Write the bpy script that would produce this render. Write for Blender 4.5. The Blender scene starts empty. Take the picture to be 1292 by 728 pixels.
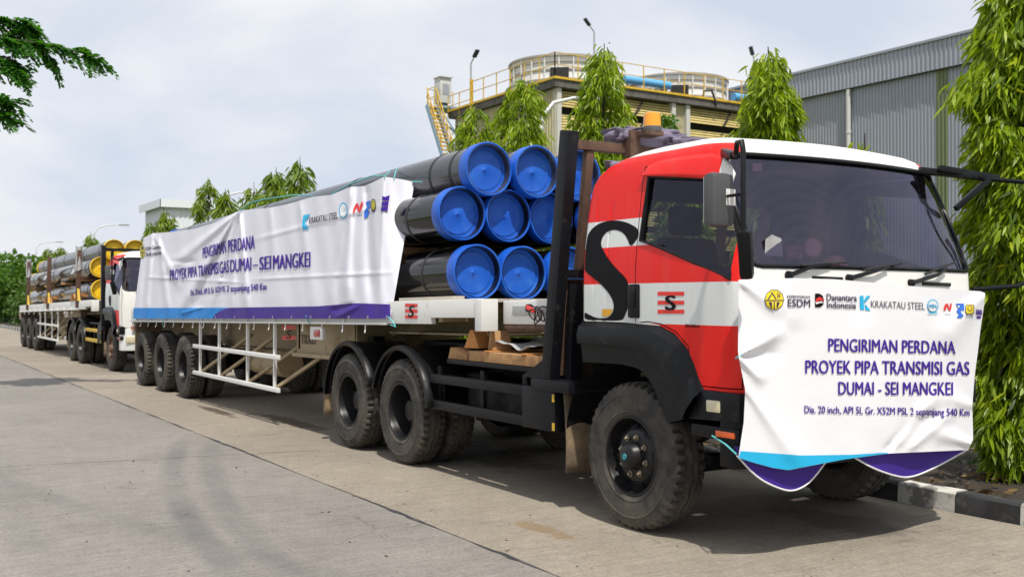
import bpy, bmesh, math, random
import numpy as np
from mathutils import Vector, Matrix
random.seed(7); RNG = np.random.default_rng(7)
rad = math.radians
scene = bpy.context.scene
col = scene.collection

# ------------------------------------------------------------------ camera
FPX, CAMH, HOR, VPX = 1300.0, 1.65, 379.0, -175.0      # focal length, eye height, horizon, vanishing point (photo pixels)
TH = math.atan((646 - VPX) / FPX)
AZ = math.pi - TH
FW = np.array([math.cos(AZ), math.sin(AZ)]); RT = np.array([FW[1], -FW[0]])
cam_d = bpy.data.cameras.new('camera'); cam = bpy.data.objects.new('camera', cam_d); col.objects.link(cam)
cam_d.sensor_width = 36; cam_d.lens = FPX / 1292 * 36; cam_d.clip_start = 0.1; cam_d.clip_end = 3000
cam.location = (0, 0, CAMH)
cam.rotation_euler = (math.pi / 2 + math.atan((HOR - 364) / FPX), 0, AZ - math.pi / 2)
cam_d.dof.use_dof = True; cam_d.dof.focus_distance = 9.0; cam_d.dof.aperture_fstop = 3.2
scene.camera = cam
scene.render.engine = 'CYCLES'
scene.cycles.use_denoising = True
scene.cycles.max_bounces = 8; scene.cycles.transparent_max_bounces = 12
scene.render.resolution_x = 1024; scene.render.resolution_y = 576

# ------------------------------------------------------------------ world and sun
SUN = Vector((0.47, -0.16, 0.87)).normalized()
world = bpy.data.worlds.new('World'); scene.world = world; world.use_nodes = True
nt = world.node_tree; nt.nodes.clear()
def wn(t, **k):
    n = nt.nodes.new(t)
    for a, b in k.items(): setattr(n, a, b)
    return n
out = wn('ShaderNodeOutputWorld'); bg = wn('ShaderNodeBackground'); bg.inputs[1].default_value = 0.1
sky = wn('ShaderNodeTexSky', sky_type='NISHITA', sun_disc=False)
sky.sun_elevation = math.asin(SUN.z); sky.sun_rotation = math.atan2(SUN.x, SUN.y)
tc = wn('ShaderNodeTexCoord'); mp = wn('ShaderNodeMapping'); mp.inputs['Scale'].default_value = (1, 1, 2.4); mp.inputs['Location'].default_value = (1.3, .4, .2)
nz = wn('ShaderNodeTexNoise'); nz.inputs['Scale'].default_value = 3.0; nz.inputs['Detail'].default_value = 7; nz.inputs['Roughness'].default_value = .5; nz.inputs['Distortion'].default_value = .35
cr = wn('ShaderNodeValToRGB')
cr.color_ramp.elements[0].position = .36; cr.color_ramp.elements[0].color = (.67, .735, .86, 1)
cr.color_ramp.elements[1].position = .64; cr.color_ramp.elements[1].color = (.965, .97, .985, 1)
mul = wn('ShaderNodeVectorMath', operation='SCALE'); mul.inputs['Scale'].default_value = 10.0
mx = wn('ShaderNodeMix', data_type='RGBA'); mx.inputs[0].default_value = .93
nt.links.new(tc.outputs['Generated'], mp.inputs[0]); nt.links.new(mp.outputs[0], nz.inputs['Vector'])
nt.links.new(nz.outputs['Fac'], cr.inputs[0]); nt.links.new(cr.outputs[0], mul.inputs[0])
nt.links.new(sky.outputs[0], mx.inputs[6]); nt.links.new(mul.outputs[0], mx.inputs[7])
nt.links.new(mx.outputs[2], bg.inputs[0]); nt.links.new(bg.outputs[0], out.inputs[0])
sun_d = bpy.data.lights.new('sun', 'SUN'); sun_d.energy = 4.2; sun_d.angle = rad(1.2); sun_d.color = (1, .95, .86)
sun = bpy.data.objects.new('sun', sun_d); col.objects.link(sun)
sun.rotation_euler = SUN.to_track_quat('Z', 'Y').to_euler()
vs = scene.view_settings
vs.view_transform = 'Standard'; vs.look = 'None'; vs.gamma = 1; vs.use_curve_mapping = False; vs.exposure = 0.0

# ------------------------------------------------------------------ pixel helpers (direction only; depth from a plane the thing touches)
def ray(x, y):
    d = FW + RT * (x - 646) / FPX
    return np.array([d[0], d[1], -(y - HOR) / FPX])
CP = np.array([0, 0, CAMH])
def on_y(x, y, Y): r = ray(x, y); return CP + r * (Y / r[1])
def on_x(x, y, X): r = ray(x, y); return CP + r * (X / r[0])
def on_z(x, y, Z): r = ray(x, y); return CP + r * ((Z - CAMH) / r[2])
def at_d(x, y, D): return CP + ray(x, y) * D

# ------------------------------------------------------------------ materials
MATS = {}
def nodes(name):
    m = bpy.data.materials.new(name); m.use_nodes = True
    n = m.node_tree; b = n.nodes['Principled BSDF']; MATS[name] = m
    return m, n, b
def nd(n, t, **k):
    x = n.nodes.new(t)
    for a, v in k.items(): setattr(x, a, v)
    return x
def noise(n, scale, detail=5, rough=.6, vec=None, coord='Object'):
    t = nd(n, 'ShaderNodeTexNoise'); t.inputs['Scale'].default_value = scale; t.inputs['Detail'].default_value = detail; t.inputs['Roughness'].default_value = rough
    if vec is None: vec = nd(n, 'ShaderNodeTexCoord').outputs[coord]
    n.links.new(vec, t.inputs['Vector']); return t.outputs['Fac']
def ramp(n, fac, p0, p1, c0=(0, 0, 0, 1), c1=(1, 1, 1, 1)):
    r = nd(n, 'ShaderNodeValToRGB'); e = r.color_ramp.elements
    e[0].position = p0; e[1].position = p1; e[0].color = c0; e[1].color = c1
    n.links.new(fac, r.inputs[0]); return r.outputs[0]
def mixc(n, fac, a, b, mode='MIX'):
    m = nd(n, 'ShaderNodeMix', data_type='RGBA', blend_type=mode)
    for i, v in ((0, fac), (6, a), (7, b)):
        if isinstance(v, (int, float)): m.inputs[i].default_value = v
        elif isinstance(v, (tuple, list)): m.inputs[i].default_value = (*v[:3], 1)
        else: n.links.new(v, m.inputs[i])
    return m.outputs[2]
def mth(n, op, a, b=0.0, c=None):
    m = nd(n, 'ShaderNodeMath', operation=op)
    for i, v in enumerate((a, b) if c is None else (a, b, c)):
        if isinstance(v, (int, float)): m.inputs[i].default_value = v
        else: n.links.new(v, m.inputs[i])
    return m.outputs[0]
def bump(n, b, h, strength=.3, dist=.01):
    u = nd(n, 'ShaderNodeBump'); u.inputs['Strength'].default_value = strength; u.inputs['Distance'].default_value = dist
    n.links.new(h, u.inputs['Height']); n.links.new(u.outputs[0], b.inputs['Normal'])
def pm(name, c, rough=.5, metal=0, var=.12, scale=6, dirt=None, amt=.5, dscale=3, dsharp=.16, bmp=0, bscale=60, coat=0, spec=.5):
    """procedural paint: colour, slow variation, a dirt/rust layer with its own shape, fine relief"""
    m, n, b = nodes(name)
    base = mixc(n, noise(n, scale), tuple(x * (1 - var) for x in c), tuple(min(1, x * (1 + var)) for x in c))
    b.inputs['Roughness'].default_value = rough
    if dirt is not None:
        f = ramp(n, noise(n, dscale, 8, .7), .62 - amt * .35, .62 - amt * .35 + dsharp)
        base = mixc(n, mth(n, 'MULTIPLY', f, min(1, .45 + amt * .5)), base, dirt)
        n.links.new(mth(n, 'MULTIPLY_ADD', f, .35, rough), b.inputs['Roughness'])
    n.links.new(base, b.inputs['Base Color'])
    b.inputs['Metallic'].default_value = metal; b.inputs['Coat Weight'].default_value = coat; b.inputs['Specular IOR Level'].default_value = spec
    if bmp: bump(n, b, noise(n, bscale, 4), bmp, .01)
    return m
WHITE = pm('white_paint', (.70, .71, .69), .3, var=.05, coat=.3, dirt=(.42, .38, .30), amt=.12, dscale=2)
pm('white_old', (.72, .715, .69), .5, var=.04, dirt=(.36, .28, .19), amt=.10, dscale=4)
pm('black_plastic', (.007, .0075, .009), .36, var=.25, dirt=(.06, .055, .05), amt=.12, dscale=5, bmp=.1, spec=.22)
pm('black_frame', (.006, .006, .007), .45, var=.3, dirt=(.07, .06, .045), amt=.15, dscale=6, bmp=.2, spec=.2)
pm('black_worn', (.007, .0075, .010), .42, var=.3, dirt=(.09, .075, .06), amt=.10, dscale=7, bmp=.25, spec=.2)
pm('rust_brown', (.105, .055, .035), .7, var=.35, dirt=(.05, .03, .025), amt=.4, dscale=9, bmp=.4)
pm('tan_paint', (.37, .29, .17), .55, var=.12, dirt=(.15, .10, .06), amt=.35, dscale=3, bmp=.1)
pm('mud', (.34, .25, .155), .9, var=.25, dirt=(.04, .035, .03), amt=.45, dscale=7, bmp=.5)
pm('rubber_flap', (.03, .028, .026), .75, var=.3, dirt=(.31, .22, .13), amt=.85, dscale=2.2, dsharp=.3, bmp=.3)
pm('interior', (.012, .012, .014), .7, var=.3)
pm('seat_cloth', (.025, .025, .032), .9, var=.1)
pm('chrome', (.6, .6, .6), .25, 1, var=.1)
pm('steel_nut', (.30, .25, .19), .45, .8, var=.3, dirt=(.2, .1, .04), amt=.4, dscale=40)
pm('rim_black', (.008, .008, .009), .38, var=.3, dirt=(.06, .05, .04), amt=.18, dscale=12, spec=.35)
pm('rim_rust', (.16, .085, .05), .6, var=.3, dirt=(.05, .04, .03), amt=.4, dscale=12)
pm('teal', (.02, .22, .26), .5)
pm('orange_lens', (.75, .12, .015), .2, coat=.5); pm('red_lens', (.45, .02, .012), .2, coat=.5); pm('clear_lens', (.62, .56, .38), .18, coat=.6)
pm('amber', (.85, .33, .012), .25, var=.05, coat=.6)
pm('yellow_paint', (.62, .40, .03), .5, var=.12, dirt=(.2, .12, .05), amt=.25, dscale=5)
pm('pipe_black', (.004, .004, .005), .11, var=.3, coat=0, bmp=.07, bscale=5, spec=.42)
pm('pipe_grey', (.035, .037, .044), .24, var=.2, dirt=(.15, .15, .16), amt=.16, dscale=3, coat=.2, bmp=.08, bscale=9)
pm('cap_blue', (.008, .10, .54), .42, var=.22, scale=4, dirt=(.05, .24, .66), amt=.30, dscale=3, dsharp=.35)
pm('cap_yellow', (.80, .50, .008), .4, var=.1, dirt=(.45, .3, .05), amt=.2)
pm('strap_black', (.02, .02, .02), .6); pm('pipe_bare', (.07, .06, .05), .6, dirt=(.12, .08, .05), amt=.4)
pm('timber', (.42, .23, .10), .8, var=.3, scale=9, dirt=(.16, .09, .05), amt=.4, dscale=6, bmp=.3)
pm('timber_orange', (.55, .24, .07), .75, var=.2, bmp=.3); pm('timber_pale', (.50, .45, .38), .85, var=.2, bmp=.3)
pm('paper', (.40, .40, .41), .8, var=.2, dirt=(.22, .2, .18), amt=.3, dscale=6)
pm('tarp', (.19, .16, .235), .75, var=.3, dirt=(.16, .14, .19), amt=.4, bmp=.5, bscale=20)
pm('rope_cyan', (.12, .5, .52), .7); pm('ink_purple', (.055, .014, .29), .6, var=.05, spec=.2)
pm('ink_dark', (.03, .02, .06), .6, var=.05); pm('ink_grey', (.09, .08, .11), .6, var=.05); pm('ink_black', (.004, .004, .005), .55, var=.1, spec=.15)
pm('ink_cyan', (.01, .42, .72), .6, var=.05); pm('ink_red', (.72, .03, .03), .6, var=.05); pm('ink_blue', (.02, .14, .62), .6, var=.05)
pm('ink_yellow', (.75, .58, .02), .6, var=.05); pm('ink_olive', (.45, .40, .03), .6, var=.05); pm('ink_white', (.78, .78, .78), .6, var=.03)
pm('logo_red', (.75, .035, .02), .4, var=.05); pm('logo_orange', (.72, .36, .02), .45, var=.05)
pm('hub_dirt', (.12, .08, .05), .7, var=.3)
pm('kerb_white', (.62, .60, .55), .8, var=.08, dirt=(.07, .062, .055), amt=.36, dscale=4.5, dsharp=.05, bmp=.4, bscale=30)
pm('kerb_black', (.03, .03, .032), .75, var=.3, dirt=(.17, .155, .135), amt=.3, dscale=5, dsharp=.2, bmp=.4, bscale=30)
pm('joint', (.035, .035, .04), .8, var=.3, dirt=(.16, .15, .14), amt=.35, dscale=3)
pm('soil', (.034, .026, .018), .95, var=.4, scale=3, dirt=(.075, .058, .038), amt=.3, dscale=14, bmp=.8, bscale=25)
pm('grass_ground', (.10, .13, .03), .95, var=.4, scale=.5, dirt=(.12, .10, .05), amt=.35, dscale=.7, bmp=.5)
pm('bark', (.10, .085, .065), .9, var=.4, scale=10, bmp=.6, bscale=20); pm('bark_dark', (.045, .036, .028), .9, var=.4, scale=10, bmp=.6)
pm('tower_cream', (.50, .45, .28), .75, var=.1, scale=.6, dirt=(.24, .21, .13), amt=.35, dscale=.9)
pm('tower_slat', (.58, .47, .19), .7, var=.15, scale=1, dirt=(.30, .22, .08), amt=.3, dscale=1.5)
pm('tower_dark', (.03, .028, .025), .9, var=.3); pm('tower_deck', (.13, .12, .11), .9, var=.3, scale=1, dirt=(.05, .045, .04), amt=.4)
pm('tower_post', (.55, .54, .50), .7, var=.1); pm('stack_white', (.76, .755, .74), .6, var=.05, scale=1, dirt=(.46, .42, .36), amt=.2, dscale=.9)
pm('stack_band', (.36, .33, .29), .7, var=.2); pm('rail_yellow', (.66, .42, .03), .5, var=.12, dirt=(.3, .15, .05), amt=.25, dscale=2)
pm('pipe_blue', (.13, .42, .75), .4, var=.08); pm('stair_blue', (.25, .36, .46), .6, var=.1); pm('cabinet', (.55, .55, .52), .5, var=.08, dirt=(.25, .2, .15), amt=.2)
pm('sheet_grey', (.325, .35, .405), .45, var=.06, scale=.4, metal=.15, dirt=(.25, .265, .30), amt=.35, dscale=.5, dsharp=.4)
pm('sheet_green', (.16, .19, .10), .6, var=.1); pm('pvc_pipe', (.58, .58, .56), .5, var=.06); pm('sheet_dark', (.07, .075, .085), .6)
pm('far_white', (.72, .75, .79), .7, var=.05, scale=.2); pm('far_roof', (.25, .26, .28), .6); pm('galv', (.42, .43, .44), .4, .6, var=.1)
pm('galv_pale', (.66, .66, .66), .5, .2, var=.06); pm('lamp_dark', (.03, .03, .035), .5)
pm('mirror_grey', (.075, .075, .08), .6, var=.15, bmp=.1); pm('sticker_white', (.72, .71, .68), .6); pm('sticker_pink', (.5, .27, .26), .6); pm('sticker_brown', (.20, .09, .07), .7)
pm('leather_tan', (.28, .12, .05), .6, var=.3)

def concrete(name, c, warm):
    m, n, b = nodes(name)
    tcn = nd(n, 'ShaderNodeNewGeometry').outputs['Position']
    big = noise(n, .35, 6, .6, tcn); mid = noise(n, 2.2, 8, .65, tcn); fine = noise(n, 60, 4, .7, tcn)
    base = mixc(n, ramp(n, big, .35, .68), tuple(x * .86 for x in c), tuple(x * 1.12 for x in c))
    base = mixc(n, ramp(n, mid, .38, .66), mixc(n, 1, base, (.88, .87, .86), 'MULTIPLY'), base)
    base = mixc(n, .75, base, mixc(n, 1, base, ramp(n, noise(n, 38, 5, .75, tcn), .3, .7, (.55, .54, .52, 1), (1.45, 1.45, 1.45, 1)), 'MULTIPLY'))
    base = mixc(n, .45, base, mixc(n, 1, base, ramp(n, noise(n, 9, 6, .7, tcn), .32, .68, (.72, .71, .69, 1), (1.25, 1.25, 1.25, 1)), 'MULTIPLY'))
    base = mixc(n, mth(n, 'MULTIPLY', ramp(n, noise(n, 60, 3, .6, tcn), .66, .70), .7), base, (.07, .065, .06))
    # brushed texture across the lane
    mpn = nd(n, 'ShaderNodeMapping'); mpn.inputs['Scale'].default_value = (14, .9, 1); mpn.inputs['Rotation'].default_value = (0, 0, rad(10)); n.links.new(tcn, mpn.inputs[0])
    base = mixc(n, .14, base, ramp(n, noise(n, 2.5, 5, .6, mpn.outputs[0]), .35, .65, (.16, .15, .14, 1), (.55, .53, .50, 1)))
    sx = nd(n, 'ShaderNodeSeparateXYZ'); n.links.new(tcn, sx.inputs[0]); X, Y = sx.outputs[0], sx.outputs[1]
    brk = ramp(n, noise(n, 1.1, 6, .7, tcn), .32, .62)
    def tyre(x0, y0, k, q, w, a):           # curved tyre scuff y = y0 + k (x-x0) + q (x-x0)^2
        nonlocal base
        dx = mth(n, 'SUBTRACT', X, x0)
        yy = mth(n, 'ADD', mth(n, 'MULTIPLY_ADD', dx, k, y0), mth(n, 'MULTIPLY', mth(n, 'MULTIPLY', dx, dx), q))
        d = mth(n, 'ABSOLUTE', mth(n, 'SUBTRACT', Y, yy))
        f = mth(n, 'MULTIPLY', mth(n, 'MULTIPLY', ramp(n, d, w * .35, w, (1, 1, 1, 1), (0, 0, 0, 1)), brk), a)
        f = mth(n, 'MULTIPLY', f, ramp(n, mth(n, 'MULTIPLY_ADD', X, .05, 1.0), .35, .45))
        base = mixc(n, f, base, (.10, .10, .105))
    if not warm:
        tyre(-6.05, 1.92, -.055, .024, .15, .7); tyre(-5.88, 2.19, -.075, .022, .16, .55); tyre(-8, 1.0, -.02, .012, .2, .2); tyre(-12, .9, .12, .02, .16, .3)
    vo = nd(n, 'ShaderNodeTexVoronoi', feature='DISTANCE_TO_EDGE'); vo.inputs['Scale'].default_value = .33
    dv = nd(n, 'ShaderNodeVectorMath', operation='MULTIPLY_ADD'); nc = nd(n, 'ShaderNodeTexNoise'); nc.inputs['Scale'].default_value = 1.2; nc.inputs['Detail'].default_value = 6; n.links.new(tcn, nc.inputs['Vector']); n.links.new(nc.outputs['Color'], dv.inputs[0]); dv.inputs[1].default_value = (1.1, 1.1, 0); n.links.new(tcn, dv.inputs[2]); n.links.new(dv.outputs[0], vo.inputs['Vector'])
    crk = mth(n, 'MULTIPLY', ramp(n, vo.outputs['Distance'], .0008, .003, (1, 1, 1, 1), (0, 0, 0, 1)), ramp(n, noise(n, .45, 3, .5, tcn), .52, .6))
    base = mixc(n, mth(n, 'MULTIPLY', crk, .6), base, (.07, .065, .06))
    def spot(x0, y0, rx, ry, cc, a, ns=3):
        nonlocal base
        d = mth(n, 'SQRT', mth(n, 'ADD', mth(n, 'POWER', mth(n, 'DIVIDE', mth(n, 'SUBTRACT', X, x0), rx), 2.0), mth(n, 'POWER', mth(n, 'DIVIDE', mth(n, 'SUBTRACT', Y, y0), ry), 2.0)))
        d = mth(n, 'ADD', d, mth(n, 'MULTIPLY', mth(n, 'SUBTRACT', noise(n, ns, 6, .7, tcn), .5), 2.6))
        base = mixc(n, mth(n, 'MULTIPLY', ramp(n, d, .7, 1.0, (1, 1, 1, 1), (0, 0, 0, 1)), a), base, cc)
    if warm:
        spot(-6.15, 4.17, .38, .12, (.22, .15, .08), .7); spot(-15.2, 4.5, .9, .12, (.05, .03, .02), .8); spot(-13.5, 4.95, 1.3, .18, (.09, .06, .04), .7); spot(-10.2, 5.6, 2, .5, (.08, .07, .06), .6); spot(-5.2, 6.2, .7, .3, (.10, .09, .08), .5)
    n.links.new(base, b.inputs['Base Color']); b.inputs['Roughness'].default_value = .82; b.inputs['Specular IOR Level'].default_value = .3
    bump(n, b, mth(n, 'ADD', fine, mth(n, 'MULTIPLY', mid, .4)), .35, .006)
concrete('concrete_grey', (.225, .205, .185), False)
concrete('concrete_warm', (.275, .236, .186), True)

def cloth_mat(name, c, trans=.25, rough=.55, bscale=18, bs=.06):
    m, n, b = nodes(name)
    b.inputs['Base Color'].default_value = (*c, 1); b.inputs['Roughness'].default_value = rough; b.inputs['Specular IOR Level'].default_value = .35
    wv = noise(n, 3.2, 5, .55); fn = noise(n, bscale, 3)
    bump(n, b, mth(n, 'ADD', wv, mth(n, 'MULTIPLY', fn, .12)), bs, .12)
    t = nd(n, 'ShaderNodeBsdfTranslucent'); t.inputs[0].default_value = (*c, 1)
    s = nd(n, 'ShaderNodeMixShader'); s.inputs[0].default_value = trans
    o = n.nodes['Material Output']; n.links.new(b.outputs[0], s.inputs[1]); n.links.new(t.outputs[0], s.inputs[2]); n.links.new(s.outputs[0], o.inputs[0])
    return m
cloth_mat('banner_white', (.79, .785, .87), .12); cloth_mat('banner_blue', (.012, .23, .66), .08); cloth_mat('banner_purple', (.045, .014, .24), .05)
cloth_mat('banner_front', (.84, .84, .87), .06)

def livery(name, stops, slope=True, lim=1.16):
    """cab paint: red and white bands by height on the sides, white front and roof (flat print)"""
    m, n, b = nodes(name)
    t = nd(n, 'ShaderNodeTexCoord'); sx = nd(n, 'ShaderNodeSeparateXYZ'); n.links.new(t.outputs['Object'], sx.inputs[0])
    X, Y, Z = sx.outputs
    r = nd(n, 'ShaderNodeValToRGB'); r.color_ramp.interpolation = 'CONSTANT'; e = r.color_ramp.elements
    cs = {'r': (.74, .010, .006, 1), 'w': (.66, .68, .67, 1), 'k': (.02, .02, .02, 1)}
    e[0].position = 0; e[0].color = cs[stops[0][1]]; e[1].position = stops[1][0] / 3; e[1].color = cs[stops[1][1]]
    for z, c in stops[2:]:
        q = e.new(z / 3); q.color = cs[c]
    n.links.new(mth(n, 'DIVIDE', Z, 3.0), r.inputs[0])
    limx = mth(n, 'ADD', mth(n, 'MULTIPLY', mth(n, 'GREATER_THAN', Z, 2.03), -.22), lim)
    side = mth(n, 'MULTIPLY', mth(n, 'LESS_THAN', X, limx), mth(n, 'MULTIPLY', mth(n, 'GREATER_THAN', mth(n, 'ABSOLUTE', Y), .93), mth(n, 'LESS_THAN', Z, 2.70)))
    base = mixc(n, side, (.76, .75, .71), r.outputs[0])
    # road film low on the panels, faint streaks
    st = nd(n, 'ShaderNodeMapping'); st.inputs['Scale'].default_value = (9, 9, .7); n.links.new(t.outputs['Object'], st.inputs[0])
    base = mixc(n, mth(n, 'MULTIPLY', ramp(n, noise(n, 1.5, 6, .7, st.outputs[0]), .5, .8), .12), base, (.30, .26, .21))
    n.links.new(base, b.inputs['Base Color']); b.inputs['Roughness'].default_value = .34; b.inputs['Coat Weight'].default_value = .06; b.inputs['Coat Roughness'].default_value = .08; b.inputs['Specular IOR Level'].default_value = .3
    bump(n, b, noise(n, 2.2, 2), .04, .05)
livery('cab_livery', [(0, 'r'), (1.48, 'w'), (1.76, 'r'), (2.03, 'w'), (2.23, 'r')])
livery('cab_livery_far', [(0, 'r'), (1.42, 'w'), (1.78, 'w'), (2.05, 'r')], lim=1.05)

def glass(name, tint, refl, rough=.02, dust=False):
    m, n, b = nodes(name); n.nodes.remove(b)
    tr = nd(n, 'ShaderNodeBsdfTransparent'); tr.inputs[0].default_value = (*tint, 1)
    gl = nd(n, 'ShaderNodeBsdfGlossy'); gl.inputs[0].default_value = (.82, .78, 1, 1); gl.inputs[1].default_value = rough
    ge = nd(n, 'ShaderNodeNewGeometry'); dt = nd(n, 'ShaderNodeVectorMath', operation='DOT_PRODUCT'); n.links.new(ge.outputs['Incoming'], dt.inputs[0]); n.links.new(ge.outputs['Normal'], dt.inputs[1])
    f = mth(n, 'MULTIPLY_ADD', mth(n, 'POWER', mth(n, 'SUBTRACT', 1.0, mth(n, 'ABSOLUTE', dt.outputs['Value'])), 5.0), .9, refl)
    s = nd(n, 'ShaderNodeMixShader'); n.links.new(f, s.inputs[0]); n.links.new(tr.outputs[0], s.inputs[1]); n.links.new(gl.outputs[0], s.inputs[2])
    res = s.outputs[0]
    if dust:                                  # wiper arcs left in the dust on the outside of the glass
        t = nd(n, 'ShaderNodeTexCoord'); sx = nd(n, 'ShaderNodeSeparateXYZ'); n.links.new(t.outputs['Object'], sx.inputs[0]); tot = None
        for y0, z0 in ((-.62, 1.84), (.18, 1.82)):
            d = mth(n, 'SQRT', mth(n, 'ADD', mth(n, 'POWER', mth(n, 'SUBTRACT', sx.outputs[1], y0), 2.0), mth(n, 'POWER', mth(n, 'SUBTRACT', sx.outputs[2], z0), 2.0)))
            w = mth(n, 'MULTIPLY', ramp(n, mth(n, 'FRACT', mth(n, 'MULTIPLY_ADD', noise(n, 4), .25, mth(n, 'MULTIPLY', d, 13.0))), .3, 1.0), mth(n, 'LESS_THAN', d, .68)); tot = w if tot is None else mth(n, 'MAXIMUM', tot, w)
        df = nd(n, 'ShaderNodeBsdfDiffuse'); df.inputs[0].default_value = (.42, .36, .52, 1); s2 = nd(n, 'ShaderNodeMixShader')
        n.links.new(mth(n, 'MULTIPLY', mth(n, 'ADD', tot, mth(n, 'MULTIPLY', noise(n, 2.0), 1.2)), .012), s2.inputs[0]); n.links.new(res, s2.inputs[1]); n.links.new(df.outputs[0], s2.inputs[2]); res = s2.outputs[0]
    n.links.new(res, n.nodes['Material Output'].inputs[0])
glass('windshield_glass', (.34, .31, .42), .095, dust=True); glass('side_glass', (.45, .49, .48), .045)

def tyre_mat():
    m, n, b = nodes('tyre')
    base = mixc(n, noise(n, 5, 6, .7), (.017, .017, .018), (.042, .04, .037))
    base = mixc(n, mth(n, 'MULTIPLY', ramp(n, noise(n, 2.4, 8, .7), .40, .72), .7), base, (.155, .13, .10))
    n.links.new(base, b.inputs['Base Color']); b.inputs['Roughness'].default_value = .78; b.inputs['Specular IOR Level'].default_value = .35
    bump(n, b, noise(n, 30, 4), .3, .008)
tyre_mat()

def leaf_mat(name, cs, trans=.35, objrand=False):
    m, n, b = nodes(name)
    if objrand: fac = nd(n, 'ShaderNodeObjectInfo').outputs['Random']
    else:
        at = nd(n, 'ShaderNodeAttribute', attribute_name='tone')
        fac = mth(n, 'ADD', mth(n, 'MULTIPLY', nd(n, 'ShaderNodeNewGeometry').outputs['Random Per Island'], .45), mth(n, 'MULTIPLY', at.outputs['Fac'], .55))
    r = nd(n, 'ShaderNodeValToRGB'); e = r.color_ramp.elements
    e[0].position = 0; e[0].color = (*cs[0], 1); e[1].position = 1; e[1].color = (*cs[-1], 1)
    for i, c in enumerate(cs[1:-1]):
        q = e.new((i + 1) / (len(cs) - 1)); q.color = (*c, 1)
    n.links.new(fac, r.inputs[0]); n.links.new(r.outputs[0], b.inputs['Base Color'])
    b.inputs['Roughness'].default_value = .42; b.inputs['Specular IOR Level'].default_value = .45
    t = nd(n, 'ShaderNodeBsdfTranslucent'); tcol = mixc(n, 1, r.outputs[0], (1.4, 1.3, .5), 'MULTIPLY'); n.links.new(tcol, t.inputs[0])
    s = nd(n, 'ShaderNodeMixShader'); s.inputs[0].default_value = trans
    n.links.new(b.outputs[0], s.inputs[1]); n.links.new(t.outputs[0], s.inputs[2]); n.links.new(s.outputs[0], n.nodes['Material Output'].inputs[0])
LC = [(.03, .07, .005), (.10, .18, .006), (.22, .33, .008), (.31, .42, .010), (.40, .47, .018)]  # young lime down to near-dark: crown shadows are put into the leaf colours
leaf_mat('leaf_weeping', LC, .42); leaf_mat('leaf_weeping_single', LC, .42, objrand=True)
leaf_mat('leaf_far', [(.06, .12, .01), (.12, .20, .012), (.18, .27, .015), (.25, .32, .02)])
leaf_mat('leaf_broad', [(.03, .09, .015), (.06, .15, .018), (.10, .21, .02), (.14, .26, .025)], .4)
leaf_mat('leaf_frond', [(.015, .07, .010), (.035, .14, .014), (.06, .21, .016), (.12, .28, .018)], .5)
leaf_mat('leaf_hedge', [(.03, .07, .012), (.06, .13, .015), (.10, .18, .02)], .35)
leaf_mat('leaf_litter', [(.10, .05, .02), (.16, .10, .04), (.05, .03, .015), (.12, .12, .03)], .1)

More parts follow.
